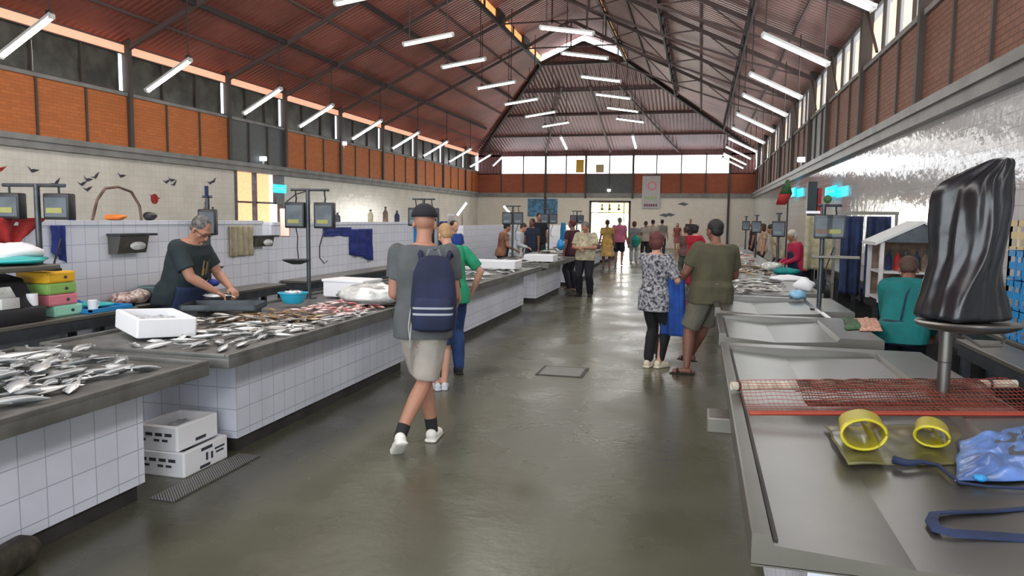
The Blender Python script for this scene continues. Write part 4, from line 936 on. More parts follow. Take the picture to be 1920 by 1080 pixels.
# tube reflections low at the far end, built as glowing bars on poles
t=empty('tube_reflection',at(956,400,y=33.0),0,'slanting bright tube reflection built as a glowing bar low before the far wall','lamp'); MB().bar((-.28,0,.32),(.28,0,-.32),.07).build('diffuser','tube',t); MB().bar((-.3,.05,.32),(.26,.05,-.32),.08,.03).build('housing','lampbody',t)
MB().cyl((0,.05,0),(0,.05,-t.location.z),.015,n=6).build('stand_pole','iron',t)
t=empty('tube_reflection',at(866,392,y=30.0),0,'bright tube reflection built as a bar slanting the other way near the side wall stalls','lamp'); MB().bar((-.2,0,-.26),(.2,0,.26),.07).build('diffuser','tube',t); MB().bar((-.2,.05,-.26),(.2,.05,.26),.08,.03).build('housing','lampbody',t)
MB().cyl((0,.05,0),(0,.05,-t.location.z),.015,n=6).build('stand_pole','iron',t)
# ------------------------------------------------------------------ people
SK=dict(light=mat('skin_light',(.55,.30,.21),.55),tan=mat('skin_tan',(.40,.20,.13),.55),dark=mat('skin_dark',(.20,.09,.06),.55))
EYE=mat('eye_dark',(.02,.015,.012),.2); LIP=mat('lip',(.36,.12,.10),.5)
HR=dict(black=mat('hair_black',(.012,.010,.010),.6,bump=.5,bscale=60),brown=mat('hair_brown',(.06,.028,.018),.6,bump=.5,bscale=60),grey=mat('hair_grey',(.13,.125,.12),.65,var=.5,vscale=25,bump=.5,bscale=60),
 blond=mat('hair_blond',(.42,.26,.12),.6,bump=.5,bscale=60),red=mat('hair_red',(.10,.025,.02),.6,bump=.5,bscale=60))
CL={}
def cl(c,var=.15,**k):
    key=(c,var,tuple(sorted(k.items())))
    if key not in CL: CL[key]=mat('cloth_%02d'%len(CL),c,k.pop('rough',.85),var=var,vscale=k.pop('vscale',6),bump=.15,bscale=18,**k)
    return CL[key]
def remesh(mb,voxel,smooth,name,mats,parent,fold=0,seed=0,crease=None):
    me=bpy.data.meshes.new('tmp'); mb.bm.to_mesh(me); mb.bm.free()
    o=bpy.data.objects.new('tmp',me); COL.objects.link(o)
    r=o.modifiers.new('r','REMESH'); r.mode='VOXEL'; r.voxel_size=voxel
    if smooth: s=o.modifiers.new('s','SMOOTH'); s.factor=.5; s.iterations=smooth
    dg=bpy.context.evaluated_depsgraph_get(); ev=o.evaluated_get(dg); nm=bpy.data.meshes.new_from_object(ev)
    bpy.data.objects.remove(o); bpy.data.meshes.remove(me)
    nm.name=name
    if fold:
        nm.update(); ns=[v.normal.copy() for v in nm.vertices]
        for v,n in zip(nm.vertices,ns):
            c=v.co; k=noise.noise(V((c.x*9+seed,c.y*9,c.z*4)))+.5*noise.noise(V((c.x*22,c.y*22+seed,c.z*9)))
            v.co=c+n*fold*k
    if crease:
        (a1,b1),(a2,b2)=crease; nm.update(); ns=[v.normal.copy() for v in nm.vertices]
        def dl(p,a,b):
            d=b-a; k=max(0,min(1.4,(p-a).dot(d)/d.length_squared)); return (p-a-d*k).length
        for v,n in zip(nm.vertices,ns):
            if v.co.z<a1.z-.06:
                w=max(0,1-abs(dl(v.co,a1,b1)-dl(v.co,a2,b2))/.035); v.co=v.co-n*.034*w*min(1,(a1.z-.06-v.co.z)/.1)
    nm.materials.clear()
    for m in mats: nm.materials.append(m)
    for p in nm.polygons: p.use_smooth=True
    ob=bpy.data.objects.new(name,nm); COL.objects.link(ob); ob.parent=parent
    return ob
def ik(a,t,l1,l2,hint):
    a=V(a);t=V(t);hint=V(hint); d=t-a; L=min(d.length,(l1+l2)*.999); d=d.normalized(); t=a+d*L
    x=(l1*l1-l2*l2+L*L)/(2*L); h=math.sqrt(max(0,l1*l1-x*x)); p=hint-d*hint.dot(d)
    if p.length<1e-4: p=V((0,-1,0))
    return a+d*x+p.normalized()*h, t
def limb(mb,pts,rs,n=12):
    for i,(p,r) in enumerate(zip(pts,rs)):
        mb.ball(p,r,10)
        if i: mb.cyl(pts[i-1],p,rs[i-1],r,n=n)
def person(label,loc,yaw,h=1.72,lean=0,side=0,twist=0,g=1.0,fem=False,head=(0,0),lh=None,rh=None,lf=(-.10,0,.085),rf=(.10,0,.085),lfy=8,rfy=-8,lheel=0,rheel=0,
           le=(-.4,-1,-.2),re=(.4,-1,-.2),lk=(-.1,1,0),rk=(.1,1,0),pelvis=(0,0,.93),skin='tan',hair='black',hs='short',top=None,sleeve=.55,hem=-.10,long_sleeve=False,
           bottom='pants',bmat=None,blen=1.0,shoe=None,hi=False,extras=(),curl=.5,group=None,socks=None,sandal=False,belly=0):
    s=h/1.75; root=empty('person',loc,R(yaw),label,'person',group); root.scale=(s,s,s)
    vox=.0065 if hi else .014; sm=4 if hi else 2
    P=V(pelvis); th=R(lean); sd=R(side)
    up=V((math.sin(sd),math.sin(th)*math.cos(sd),math.cos(th)*math.cos(sd))).normalized()
    rt=V((math.cos(R(twist)),math.sin(R(twist)),0)); rt=(rt-up*rt.dot(up)).normalized(); fw=up.cross(rt).normalized()
    rt0=V((1,0,0))
    def tp(t,x=0,y=0): 
        k=max(0,min(1,t/.3)); r_=rt0.lerp(rt,k); f_=V((0,1,0)).lerp(fw,k)
        return P+up*t+r_*x+f_*y
    def tring(t,rx,ry,y=0,n=20,pw=.8):
        out=[]
        for k in range(n):
            a=2*PI*k/n; ca,sa=math.cos(a),math.sin(a)
            out.append(tp(t,rx*math.copysign(abs(ca)**pw,ca),y+ry*math.copysign(abs(sa)**pw,sa)))
        return out
    sw=.165 if fem else .185; W=1.0*g
    prof=[(-.12,.13,.095,0),(-.04,.165,.115,0),(.03,.17,.118,-.005),(.12,.15 if not fem else .14,.108+belly*.6,.012+belly*.4),(.22,.142 if not fem else .125,.105+belly,.01+belly*.6),(.34,.165 if not fem else .145,.118,.0),(.43,sw-.015,.108,-.005),(.485,sw-.05,.085,-.008),(.53,.075,.066,-.005)]
    prof=[(t,rx*W,ry*W,y) for t,rx,ry,y in prof]
    B=MB()
    B.rings([tring(*p) for p in prof])
    neck=tp(.50,0,-.005); hp,hy=R(head[0]),R(head[1])
    # head frame: pitch down positive, yaw to the person's left positive
    hf=V((-math.sin(hy)*math.cos(hp),math.cos(hy)*math.cos(hp),-math.sin(hp)))
    tw=Matrix.Rotation(R(twist)*.7,3,'Z'); hf=tw@hf
    hr=hf.cross(V((0,0,1))).normalized(); hu=hr.cross(hf).normalized()
    nb=tp(.53,0,.005); hc=nb+(up*.6+hu*.4).normalized()*.095+hu*.045+hf*.02
    HM=Matrix((hr,hf,hu)).transposed()
    B.cyl(neck,hc-hu*.05-hf*.01,.058*(.9 if fem else 1),.052*(.9 if fem else 1)); 
    def hb(x,y,z,r): B.ball(hc+hr*x+hf*y+hu*z,r,16,HM)
    hb(0,-.008,.03,(.074,.092,.088)); hb(0,.012,-.04,(.060,.074,.072)); hb(0,.045,-.085,(.032,.034,.028)); hb(0,.030,.0,(.066,.062,.07))
    hb(0,.098,-.025,(.011,.018,.026)); hb(0,.105,-.042,(.016,.014,.011)); hb(0,.078,.024,(.05,.018,.012)); hb(0,.082,-.066,(.024,.014,.008)); hb(0,.082,-.077,(.02,.013,.008))
    for x in (-1,1): hb(x*.078,-.005,-.015,(.010,.018,.030)); hb(x*.032,.076,.001,(.015,.014,.010)); hb(x*.046,.052,-.03,(.022,.022,.02))
    # arms
    arms=[]
    for sx,tgt,hint in ((-1,lh,le),(1,rh,re)):
        S=tp(.455,sx*sw,-.005); T=V(tgt) if tgt is not None else V((sx*.27,.06,.84))
        E,T=ik(S,T,.29,.255,V(hint)); arms.append((sx,S,E,T))
        m1=S.lerp(E,.45); m2=E.lerp(T,.3)
        limb(B,[S,m1,E,m2,T],[.058*W,.050*W,.040*W,.041*W,.027])
        # hand
        d=(T-E).normalized(); nrm=d.cross(V((0,0,1))) if abs(d.z)<.8 else V((sx,0,0)); 
        if abs(d.z)<.8: lat=nrm.normalized(); pn=lat.cross(d).normalized()
        else: lat=V((0,1,0))-d*d.y; lat.normalize(); pn=V((sx,0,0))
        inn=-sx if abs(d.z)<.8 else 1
        HMx=Matrix((lat,d,pn)).transposed()
        pc=T+d*.048; B.ball(pc,(.040,.054,.018),12,HMx); B.ball(T+d*.01,(.026,.03,.02),10,HMx)
        cv=-pn if abs(d.z)<.8 else -pn
        for i_,(o_,l_) in enumerate(((-.031,.058),(-.0105,.074),(.0105,.080),(.031,.070))):
            o2=o_*inn; a0=T+d*.085+lat*o2; a1=a0+(d*(1-.4*curl)+cv*curl*.8+lat*o2*.8).normalized()*l_*.5; a2=a1+(d*(1-1.2*curl)+cv*curl*1.3).normalized()*l_*.5
            limb(B,[a0,a1,a2],[.0095,.0085,.0075] if hi else [.011,.011,.010],8)
        t0=T+d*.025+lat*.026*inn; t1=t0+(d*.6+lat*.75*inn+cv*.25).normalized()*.035; t2=t1+(d*.9+cv*.35).normalized()*.032
        limb(B,[t0,t1,t2],[.013,.011,.009],8)
    # legs
    legs=[]
    for sx,ft,fy,heel,kn in ((-1,lf,lfy,lheel,lk),(1,rf,rfy,rheel,rk)):
        H=P+V((sx*.088,0,-.03)); K,A=ik(H,V(ft),.43,.425,V(kn))
        fd=V((-math.sin(R(fy)),math.cos(R(fy)),0)); 
        fd=(fd*math.cos(R(heel))-V((0,0,1))*math.sin(R(heel))).normalized(); fu=(fd.cross(V((0,0,1))).normalized()).cross(fd); fs=fd.cross(fu)
        legs.append((sx,H,K,A,fd,fu,fs))
        c=K.lerp(A,.3)-(V((0,1,0)) if abs(kn[1])>.1 else V((0,0,0)))*.012
        limb(B,[H,H.lerp(K,.5),K,c,A],[.092*W,.076*W,.054*W,.056*W,.036])
        FMx=Matrix((fs,fd,fu)).transposed(); B.ball(A+fd*.05-fu*.045,(.04,.10,.032),12,FMx); B.ball(A+fd*.115-fu*.058,(.042,.045,.022),12,FMx); B.ball(A-fd*.025-fu*.045,(.032,.035,.036),10,FMx)
    body=remesh(B,vox,sm,'body',[SK[skin],EYE,LIP],root)
    for q_ in body.data.polygons:
        c=q_.center-hc; x,y,z=c.dot(hr),c.dot(hf),c.dot(hu)
        if y>.05:
            if abs(abs(x)-.032)<.011 and abs(z-.001)<.0055: q_.material_index=1
            elif abs(x)<.024 and abs(z+.071)<.009 and y>.075: q_.material_index=2
    # top
    if top is not None:
        T_=MB(); off=.017 if not fem else .015; rr=[]
        for t,rx,ry,y in [(hem,.186*W,.135*W,0),(.0,.188*W,.137*W,0),(.07,.178*W,.134*W+belly*.5,0.005)]+[p for p in prof if p[0]>.1 and p[0]<.47]+[(.485,sw-.045,.092,-.008),(.515,.088,.078,-.006)]:
            rx_=max(rx,.167*W) if not fem else max(rx,.15*W); rr.append(tring(t,rx_+off,ry+off,y))
        T_.rings(rr)
        for sx,S,E,Tt in arms:
            if sleeve<=0: continue
            if long_sleeve: limb(T_,[S,S.lerp(E,.5),E,E.lerp(Tt,.9)],[.074*W,.065*W,.056*W,.042*W])
            else: 
                e=S.lerp(E,sleeve); limb(T_,[S],[.073*W]); T_.cyl(S,e,.073*W,.068*W,n=18)
        remesh(T_,.009 if hi else .015,3 if hi else 2,'shirt',[top],root,.007,loc[1])
    if bottom and bmat is not None:
        G=MB()
        if bottom=='skirt':
            z1=-.02-blen*.85; G.rings([tring(.10,.155*W,.12*W),tring(0,.19*W,.14*W),tring(z1*.5,.21*W,.17*W),tring(z1,.24*W,.20*W)])
        else:
            G.rings([tring(-.13,.12*W,.10*W),tring(-.06,.178*W,.126*W),tring(.02,.182*W,.13*W),tring(.10,.165*W,.122*W+belly*.5)])
            fit=.016 if bottom=='leggings' else .022
            for sx,H,K,A,fd,fu,fs in legs:
                if blen<=.6:
                    k=blen/.5; e=H.lerp(K,min(1,k)); G.ball(H,.098*W+.008,12); G.cyl(H,e,.096*W+.010,.075*W+.020,n=20)
                else:
                    e=K.lerp(A,min(1,(blen-.5)*2)); limb(G,[H,H.lerp(K,.5),K,K.lerp(A,.3)-V((0,.012,0)),e],[.092*W+fit*.7,.077*W+fit,.056*W+fit,.058*W+fit,.042*W+fit],14)
        remesh(G,.010 if hi else .016,3 if hi else 2,{'skirt':'skirt','pants':'trousers','shorts':'shorts','leggings':'leggings'}[bottom],[bmat],root,.008,loc[1]+5,None if bottom=='skirt' else tuple((l_[1],l_[2]) for l_ in legs))
    # shoes
    if shoe is not None:
        for sx,H,K,A,fd,fu,fs in legs:
            q=MB(); FMx=Matrix((fs,fd,fu)).transposed()
            if sandal:
                q.ball(A+fd*.05-fu*.078,(.05,.14,.012),14,FMx); q.ball(A+fd*.09-fu*.05,(.048,.03,.032),12,FMx); ob=q.build('sandal',shoe,root,180)
            else:
                q.ball(A+fd*.055-fu*.048,(.046,.125,.036),16,FMx); q.ball(A+fd*.12-fu*.052,(.05,.065,.032),16,FMx); q.ball(A-fd*.03-fu*.035,(.042,.045,.05),14,FMx)
                bx=MB().box((-.046,-.075,-.088),(.046,.185,-.062),.02,Matrix.Translation(A)@FMx.to_4x4())
                me=bpy.data.meshes.new('t'); bx.bm.to_mesh(me); bx.bm.free(); q.bm.from_mesh(me); bpy.data.meshes.remove(me)
                ob=remesh(q,.008 if hi else .014,2,'shoe',[shoe],root)
            if socks is not None:
                MB().cyl(A-fu*.02,A.lerp(K,.20),.043,.046,n=16).build('sock',socks,root,60)
    # hair
    hm=HR[hair] if isinstance(hair,str) else hair
    if hs!='bald':
        q=MB(); a=lambda x,y,z,r:q.ball(hc+hr*x+hf*y+hu*z,r,18,HM)
        a(0,-.022,.042,(.084,.094,.086))
        if hs=='short': a(0,-.05,-.01,(.072,.055,.06))
        if hs=='long': 
            a(0,-.055,-.05,(.085,.06,.11)); 
            for x in(-1,1): a(x*.062,-.015,-.04,(.025,.05,.085))
        if hs=='bob':
            a(0,-.045,-.01,(.095,.075,.10)); a(0,-.02,.05,(.095,.10,.085))
        if hs=='bun': a(0,-.12,.05,(.045,.045,.045)); a(0,-.05,-.01,(.075,.055,.06))
        remesh(q,.008 if hi else .012,2,'hair',[hm],root,.005,3)
    ctx=dict(root=root,hc=hc,hr=hr,hf=hf,hu=hu,HM=HM,tp=tp,tring=tring,arms=arms,legs=legs,W=W,sw=sw,s=s,hi=hi,belly=belly)
    for e in extras: e(ctx)
    return root,ctx
def cap(m,brim=True,back=False):
    def f(c):
        q=MB(); N=24; rr=[]
        for k in range(6):
            a=PI/2*k/6; rr.append([c['hc']+c['hr']*(.094*math.cos(a)*math.cos(2*PI*i/N))+c['hf']*(.112*math.cos(a)*math.sin(2*PI*i/N)-.012)+c['hu']*(.045+.098*math.sin(a)) for i in range(N)])
        q.rings(rr); 
        o=q.build('cap',m,c['root'],180)
        if brim:
            b=MB(); b.grid(lambda a,v:c['hc']+c['hr']*(.075*(2*a-1)*(1-.25*v*v))+c['hf']*(.075+.02*(1-(2*a-1)**2)+v*.075*(1-.35*(2*a-1)**2))+c['hu']*(.052-.012*v-.02*(2*a-1)**2),10,5)
            ob=b.build('brim',m,o,180); s=ob.modifiers.new('s','SOLIDIFY'); s.thickness=.004
    return f
def glasses(c):
    q=MB()
    for x in(-1,1):
        cc=c['hc']+c['hr']*(x*.034)+c['hf']*.098+c['hu']*.002
        q.tube([cc+c['hr']*(.024*math.cos(2*PI*k/12))+c['hu']*(.017*math.sin(2*PI*k/12)) for k in range(13)],.0028,5)
        q.tube([cc+c['hr']*x*.024,c['hc']+c['hr']*x*.082+c['hf']*.06+c['hu']*.004,c['hc']+c['hr']*x*.084+c['hu']*.0],.0028,5)
    q.build('glasses','glass',c['root'],180)
def apron_f(m,z0=-.5,z1=.36):
    def f(c):
        q=MB(); tp=c['tp']; W=c['W']
        def g(a,b):
            t=z0+(z1-z0)*b; wd=.19*W if t<.15 else .19*W*(1-.55*(t-.15)/(z1-.15)); ang=(a-.5)*2.0
            return tp(t,math.sin(ang)*wd/.84,math.cos(ang)*(.172*W+c['belly'])-.01+.02*(1 if t<.1 else 0)+.006*noise.noise(V((a*6,b*5,2))))
        q.grid(g,16,20); o=q.build('apron',m,c['root'],180); s=o.modifiers.new('s','SOLIDIFY'); s.thickness=.006
        q=MB(); q.tube([tp(z1-.01,-.07,.14),tp(.47,-.09,.10),tp(.52,-.085,0),tp(.51,0,-.09),tp(.52,.085,0),tp(.47,.09,.10),tp(z1-.01,.07,.14)],.006,6); q.build('neck_strap',m,o,180)
    return f
def bib(m):   # printed motif on a tee front
    def f(c):
        q=MB(); tp=c['tp']
        for a0,a1,b0,b1 in ((-.5,-.38,.16,.42),(-.25,-.12,.2,.40),(-.1,.02,.12,.33),(.1,.2,.2,.41),(.22,.42,.15,.25),(-.05,.3,.1,.15)):
            q.grid(lambda a,b:tp(b0+(b1-b0)*b,math.sin((a0+(a1-a0)*a)+.25*(b-.5))*.17,math.cos((a0+(a1-a0)*a))*(.152+c['belly'])+.012),3,6)
        o=q.build('shirt_print',m,c['root'],180)
    return f
# 1 man with cap and backpack
loc=(-1.86,4.82,0)
man,mc=person('tall man seen from behind in a black cap, grey tee and khaki shorts',loc,6,h=1.73,lean=3,twist=0,g=1.04,head=(2,8),
  lh=(-.16,.27,1.02),rh=(.16,.25,1.0),le=(-.35,-1,-.2),re=(.35,-1,-.1),lf=(.03,.16,.085),rf=(-.11,-.22,.135),lfy=0,rfy=30,rheel=38,lk=(-.1,1,0),rk=(.3,1,0),
  skin='tan',hair='grey',hs='bald',top=cl((.085,.095,.10),.1),sleeve=.62,hem=-.13,bottom='shorts',bmat=cl((.36,.33,.29),.08),blen=.47,shoe=cl((.78,.78,.72),.04,rough=.6),socks=cl((.015,.015,.017),.1),hi=True,extras=(cap(cl((.012,.013,.017),.1),True),))
# backpack (a thing of its own) hanging from his shoulder
bp=empty('backpack',(loc[0]+.155,loc[1]-.20,1.12),R(16),'navy backpack with two pale stripes hanging on the back of the man in the cap','backpack')
q=MB(); 
def sq(rx,ry,z,y=0,n=24,p=.6): return [V((rx*math.copysign(abs(math.cos(2*PI*k/n))**p,math.cos(2*PI*k/n)),y+ry*math.copysign(abs(math.sin(2*PI*k/n))**p,math.sin(2*PI*k/n)),z)) for k in range(n)]
q.rings([sq(.10,.06,-.255),sq(.145,.085,-.24),sq(.155,.095,-.15),sq(.15,.092,.0),sq(.135,.08,.14),sq(.10,.06,.225),sq(.06,.035,.25)]); q.build('main_body',cl((.012,.018,.05),.2),bp,60)
q=MB(); q.rings([sq(.09,.03,-.235,-.085),sq(.125,.045,-.22,-.085),sq(.13,.05,-.13,-.085),sq(.12,.04,-.04,-.085),sq(.10,.03,-.02,-.08)]); pk=q.build('front_pocket',cl((.015,.022,.06),.2),bp,60)
for z in (-.085,-.125):
    q=MB(); q.rings([sq(.133,.054,z-.008,-.085),sq(.133,.054,z+.006,-.085)],caps=False); q.build('stripe',cl((.35,.38,.42),.05),pk,60)
q=MB(); q.tube([(-.05,-.02,.24),(-.03,-.01,.29),(.03,-.01,.29),(.05,-.02,.24)],.008,6); q.build('grab_loop',cl((.15,.17,.2),.1),bp,180)
for x in (-.09,.09):
    q=MB(); q.tube([(x,.05,.22),(x*1.1,.10,.27),(x*1.2,.15,.24)],.016,6); q.build('shoulder_strap',cl((.012,.018,.05),.2),bp,180)
q=MB(); q.tube([(-.15,-.02,-.10),(-.165,-.03,-.22),(-.15,-.04,-.36)],.004,5); q.tube([(-.14,-.02,-.12),(-.15,-.03,-.25),(-.155,-.04,-.33)],.004,5); q.build('dangling_cord',cl((.5,.5,.48),.05),bp,180)
# 2 person in green and jeans
person('person in a bright green tee, dark jacket and blue jeans leaning over the fish slab',(-2.47,7.2,0),35,h=1.62,lean=16,head=(25,10),lh=(-.2,.42,1.0),rh=(.3,.15,.92),re=(.8,-.5,0),skin='light',hair='blond',
  top=cl((.015,.28,.14),.12),sleeve=.8,bottom='pants',bmat=cl((.02,.055,.17),.3),shoe=cl((.02,.02,.025),.1),hs='short',hem=-.12,hi=True,
  extras=(lambda c:(MB().rings([c['tring'](.18,.175,.13,-.02),c['tring'](.34,.19,.145,-.02),c['tring'](.47,.165,.11,-.02),c['tring'](.515,.10,.085,-.01)]) if False else None),))
# 3 companion in shorts half hidden behind the man
person('person with fair hair, white shoes and shorts, half hidden behind the man in the cap',(-2.33,6.5,0),25,h=1.36,lean=6,head=(10,0),skin='light',hair='blond',hs='bob',fem=True,lh=(-.2,.3,.95),rh=(.2,.3,.95),lf=(-.04,0,.085),rf=(.05,.02,.085),
  top=cl((.02,.02,.022),.2),bottom='shorts',bmat=cl((.02,.045,.13),.3),blen=.42,shoe=cl((.6,.65,.7),.1),g=.9)
# 4 seller cleaning fish
person('man with glasses in a dark printed tee and navy apron cleaning fish behind the slab',(-4.64,5.80,0),-88,h=1.70,lean=20,head=(38,-6),lh=(-.16,.46,.98),rh=(.04,.44,.96),le=(-.7,-.3,-.6),re=(.8,-.4,-.5),skin='tan',hair='grey',g=1.16,belly=.04,
  top=cl((.018,.03,.035),.15),sleeve=.72,bottom='pants',bmat=cl((.01,.015,.03),.2),shoe=cl((.4,.4,.4),.1),hi=True,curl=.9,hs='short',extras=(glasses,apron_f(cl((.012,.025,.07),.15),-.45,.10),bib(cl((.38,.30,.12),.3))))
t=MB().ball((0,0,0),(.06,.05,.035),14).build('cleaning_cloth','navy2',None,180); t.location=(-4.33,5.90,1.0); tag(t,'blue cloth pressed under the left hand of the man in the printed tee','cloth')
# 5 woman with blue bag
wl=(-.46,8.2,0)
person('short woman with red-brown bob, black and white blouse and black leggings, holding a blue bag',wl,-30,h=1.52,g=1.06,fem=True,lean=0,head=(0,15),lh=(.02,.26,1.0),rh=(.20,.24,1.02),le=(-.7,-.3,-.4),re=(.7,-.5,-.4),skin='light',hair='red',hs='bob',belly=.02,
  top=mat('mottled_blouse',(.02,.025,.035),.85,var=.0,vscale=30,col2=(.42,.42,.44)),sleeve=.9,hem=-.2,bottom='leggings',bmat=cl((.008,.008,.010),.1),blen=.95,shoe=cl((.66,.60,.46),.06),lf=(-.06,-.02,.085),rf=(.06,.05,.085),hi=True,curl=.8)
t=empty('shopping_bag',(wl[0]+.15,wl[1]-.06,.88),R(-30),'long blue shopping bag held by the woman in the mottled blouse','bag')
q=MB(); q.grid(lambda a,b:V((-.12*(1-.35*(1-b))*(1-.2*b)+.24*a*(1-.1*b), .03*math.sin(a*9)+.0, -.50+.62*b)),14,20); o=q.build('bag_body',cl((.01,.06,.28),.25),t,180); s_=o.modifiers.new('s','SOLIDIFY'); s_.thickness=.06
q=MB(); q.tube([(-.05,0,.11),(-.03,0,.18),(.03,0,.18),(.06,0,.11)],.007,6); q.build('handle',cl((.01,.06,.28),.25),t,180)
# 6 olive man leaning on the counter
person('heavy man in an olive tee and khaki shorts leaning on the steel counter edge',(.0,8.02,0),22,h=1.70,g=1.2,lean=2,side=4,head=(6,20),pelvis=(.15,.0,.90),lh=(-.12,.30,.96),rh=(.34,.30,.98),le=(-.5,-1,-.3),re=(.6,-.6,-.2),
  lf=(-.12,-.04,.085),rf=(.10,.45,.085),lfy=60,rfy=40,skin='dark',hair='black',belly=.05,top=cl((.075,.07,.040),.12),sleeve=.7,hem=-.12,bottom='shorts',bmat=cl((.14,.135,.105),.1),blen=.46,shoe=cl((.02,.018,.016),.1),sandal=True,hi=True)
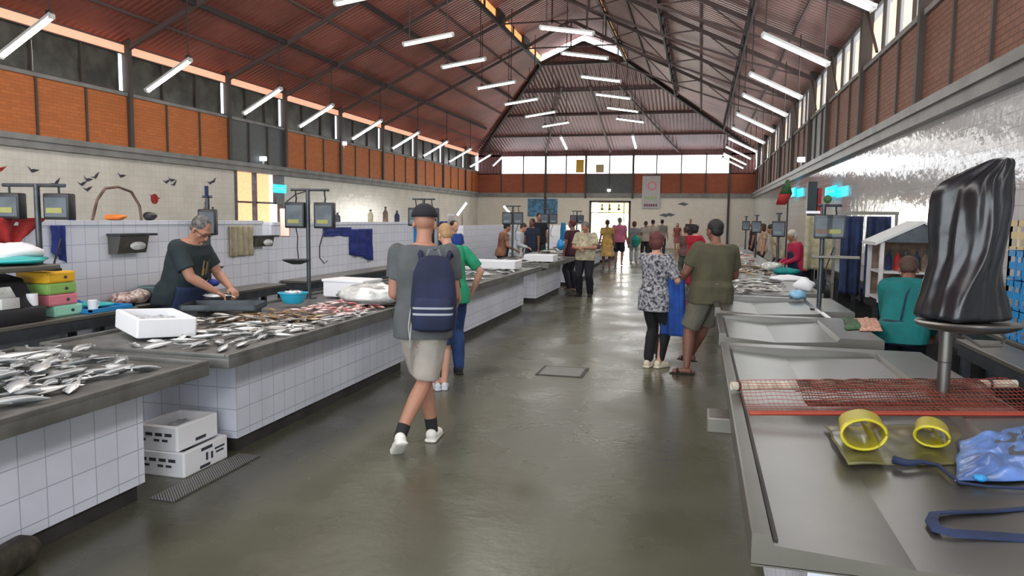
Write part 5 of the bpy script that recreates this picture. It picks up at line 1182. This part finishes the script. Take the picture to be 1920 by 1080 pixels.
# 7 cream shirt man
person('man in a pale cream shirt and black trousers looking down at his hands',(-2.33,15.5,0),172,h=1.62,g=1.18,head=(35,0),lh=(-.05,.26,1.12),rh=(.06,.26,1.10),le=(-.8,-.3,-.5),re=(.8,-.3,-.5),skin='tan',hair='grey',belly=.04,
  top=cl((.42,.38,.26),.25,vscale=14),sleeve=.8,bottom='pants',bmat=cl((.010,.010,.016),.1),shoe=cl((.015,.014,.013),.1),lf=(-.13,0,.085),rf=(.13,0,.085),hi=True,curl=.8)
far=[
 ('person in a dark red top standing just behind the man in the cream shirt',(-2.85,16.9,0),60,dict(h=1.66,top=cl((.05,.012,.02),.2),bmat=cl((.02,.02,.03),.2),hair='red',hs='short',skin='dark')),
 ('woman in a yellow top and golden skirt walking near the far exit',(-2.98,24.5,0),10,dict(h=1.66,fem=True,top=cl((.42,.26,.07),.3),bottom='skirt',bmat=cl((.50,.30,.10),.3),blen=.55,hair='brown',hs='bun',skin='dark')),
 ('man in a pink tee and dark shorts seen from behind near the exit',(-2.8,26.6,0),0,dict(h=1.74,g=1.12,top=cl((.45,.13,.20),.15),bottom='shorts',bmat=cl((.02,.022,.03),.1),blen=.48,hair='grey',skin='tan')),
 ('person in grey with a green bag walking beside the pink tee',(-2.45,28.6,0),0,dict(h=1.6,fem=True,top=cl((.22,.24,.25),.2),bmat=cl((.4,.42,.45),.1),hair='red',hs='bob',skin='tan')),
 ('person in a beige top and dark trousers standing right of the green bag',(-2.15,30.5,0),20,dict(h=1.62,top=cl((.42,.36,.30),.2),bmat=cl((.04,.035,.04),.1),hair='brown',skin='dark')),
 ('person in a cream top with black hair before the hanging banner',(-1.95,31.8,0),-10,dict(h=1.68,top=cl((.5,.45,.36),.2),bmat=cl((.03,.03,.04),.1),hair='black',skin='tan')),
 ('person in a grey green top far behind the woman with the bag',(-1.7,34.4,0),0,dict(h=1.70,top=cl((.28,.27,.22),.2),bmat=cl((.05,.05,.09),.1),hair='black',skin='tan')),
 ('small woman in a reddish dress far up the aisle by the end wall',(-1.2,40.5,0),180,dict(h=1.52,fem=True,top=cl((.20,.06,.05),.2),bottom='skirt',bmat=cl((.28,.10,.09),.2),blen=.5,hair='red',hs='long',skin='tan')),
 ('tall man in a dark maroon tee at the end wall of the hall',(-.55,41,0),180,dict(h=1.76,top=cl((.045,.03,.04),.2),bmat=cl((.06,.075,.05),.2),hair='grey',skin='tan')),
 ('woman in a long red dress beside the man in the olive tee',(-.12,17.5,0),-30,dict(h=1.56,fem=True,g=1.05,top=cl((.42,.012,.035),.2),bottom='skirt',bmat=cl((.26,.01,.03),.25),blen=.85,hair='black',hs='bob',skin='light',lh=(-.1,.3,1.1),rh=(.2,.35,1.15))),
 ('person in brown carrying a pale bag behind the red dress',(-.35,19.5,0),20,dict(h=1.5,fem=True,top=cl((.13,.07,.06),.2),bmat=cl((.10,.11,.08),.2),hair='brown',hs='short',skin='tan')),
 ('seller woman in a dark apron over an orange brown top behind the shining slab',(-4.5,16.7,0),-60,dict(h=1.58,fem=True,top=cl((.22,.10,.06),.3),bmat=cl((.015,.02,.03),.1),hair='black',hs='bun',skin='tan',lean=10,head=(25,0),lh=(-.1,.35,1.0),rh=(.15,.35,1.0),extras=(apron_f(cl((.012,.018,.035),.2),-.4,.2),))),
 ('seller in a white smock beside the woman in the dark apron',(-4.55,18.2,0),-80,dict(h=1.58,top=cl((.5,.55,.6),.1),bmat=cl((.4,.45,.5),.1),hair='brown',skin='light',lean=18,head=(30,0),lh=(-.1,.35,1.0),rh=(.15,.35,1.0),long_sleeve=True)),
 ('seller in a navy tee standing left of the black tee seller',(-4.55,20.2,0),160,dict(h=1.66,top=cl((.015,.025,.05),.1),bmat=cl((.012,.02,.04),.1),hair='black',skin='dark')),
 ('broad seller in a black tee facing the aisle behind the far counter',(-4.8,22.2,0),-150,dict(h=1.84,g=1.15,top=cl((.010,.010,.014),.1),bmat=cl((.012,.02,.02),.1),hair='black',skin='tan',head=(15,0))),
 ('seller in blue overalls near the bright blue jacket behind the shining slab',(-4.55,13.4,0),-120,dict(h=1.6,top=cl((.012,.06,.30),.2),bmat=cl((.02,.02,.12),.2),hair='black',skin='light')),
 ('seller in a red and pink top with white headscarf and navy vest',(1.78,14.6,0),110,dict(h=1.52,fem=True,g=1.1,top=cl((.45,.02,.07),.15),bmat=cl((.02,.02,.05),.1),hair=cl((.55,.52,.45),.1),hs='bob',skin='tan',lean=12,head=(20,0),lh=(-.1,.35,1.0),rh=(.1,.35,1.0),long_sleeve=True,extras=(apron_f(cl((.012,.018,.05),.2),-.4,.35),))),
 ('seller in a pale peach blouse at the last long steel counter',(1.75,22.5,0),100,dict(h=1.6,fem=True,top=cl((.55,.38,.26),.2),bmat=cl((.05,.04,.04),.1),hair='brown',hs='long',skin='light')),
 ('seller in a cream vest working at the distant steel counter',(1.78,18.2,0),90,dict(h=1.62,top=cl((.50,.42,.28),.2),bmat=cl((.03,.03,.03),.1),hair='black',skin='tan',lean=15,head=(25,0))),
 ('customer in dark clothes bent over the last steel counter',(1.78,27.0,0),90,dict(h=1.66,top=cl((.06,.03,.035),.2),bmat=cl((.02,.02,.03),.1),hair='black',skin='tan')),
]
for l,lc,yw,k in far: person(l,lc,yw,**k)
# teal seller bending
person('seller in a teal top with dark apron strings bending down behind the steel counters',(1.66,6.72,0),-20,h=1.60,g=1.15,fem=True,lean=34,pelvis=(0,-.1,.80),head=(35,10),lh=(-.1,.42,.75),rh=(.2,.42,.75),skin='dark',hair='brown',hs='short',belly=.03,
  top=cl((.0,.13,.13),.15),long_sleeve=True,bmat=cl((.015,.02,.04),.1),shoe=cl((.02,.02,.02),.1),hi=True,lk=(0,1,0),rk=(0,1,0),extras=(lambda c:MB().tube([c['tp'](.05,-.17,-.10),c['tp'](.1,0,-.155),c['tp'](.05,.17,-.10)],.008,6).tube([c['tp'](.1,0,-.15),c['tp'](.3,.02,-.155),c['tp'](.45,.06,-.12)],.008,6).build('apron_strings','navy',c['root'],180),))
# green bag
t=lump('carrier_bag',(-2.35,28.35,.62),(.16,.12,.22),cl((.02,.28,.20),.2),'green carrier bag held by the person in grey near the exit','bag',51)
t=lump('carrier_bag',(-3.02,16.35,.93),(.09,.09,.12),'bluep','bright blue bag held against the person in the dark red top','bag',52)
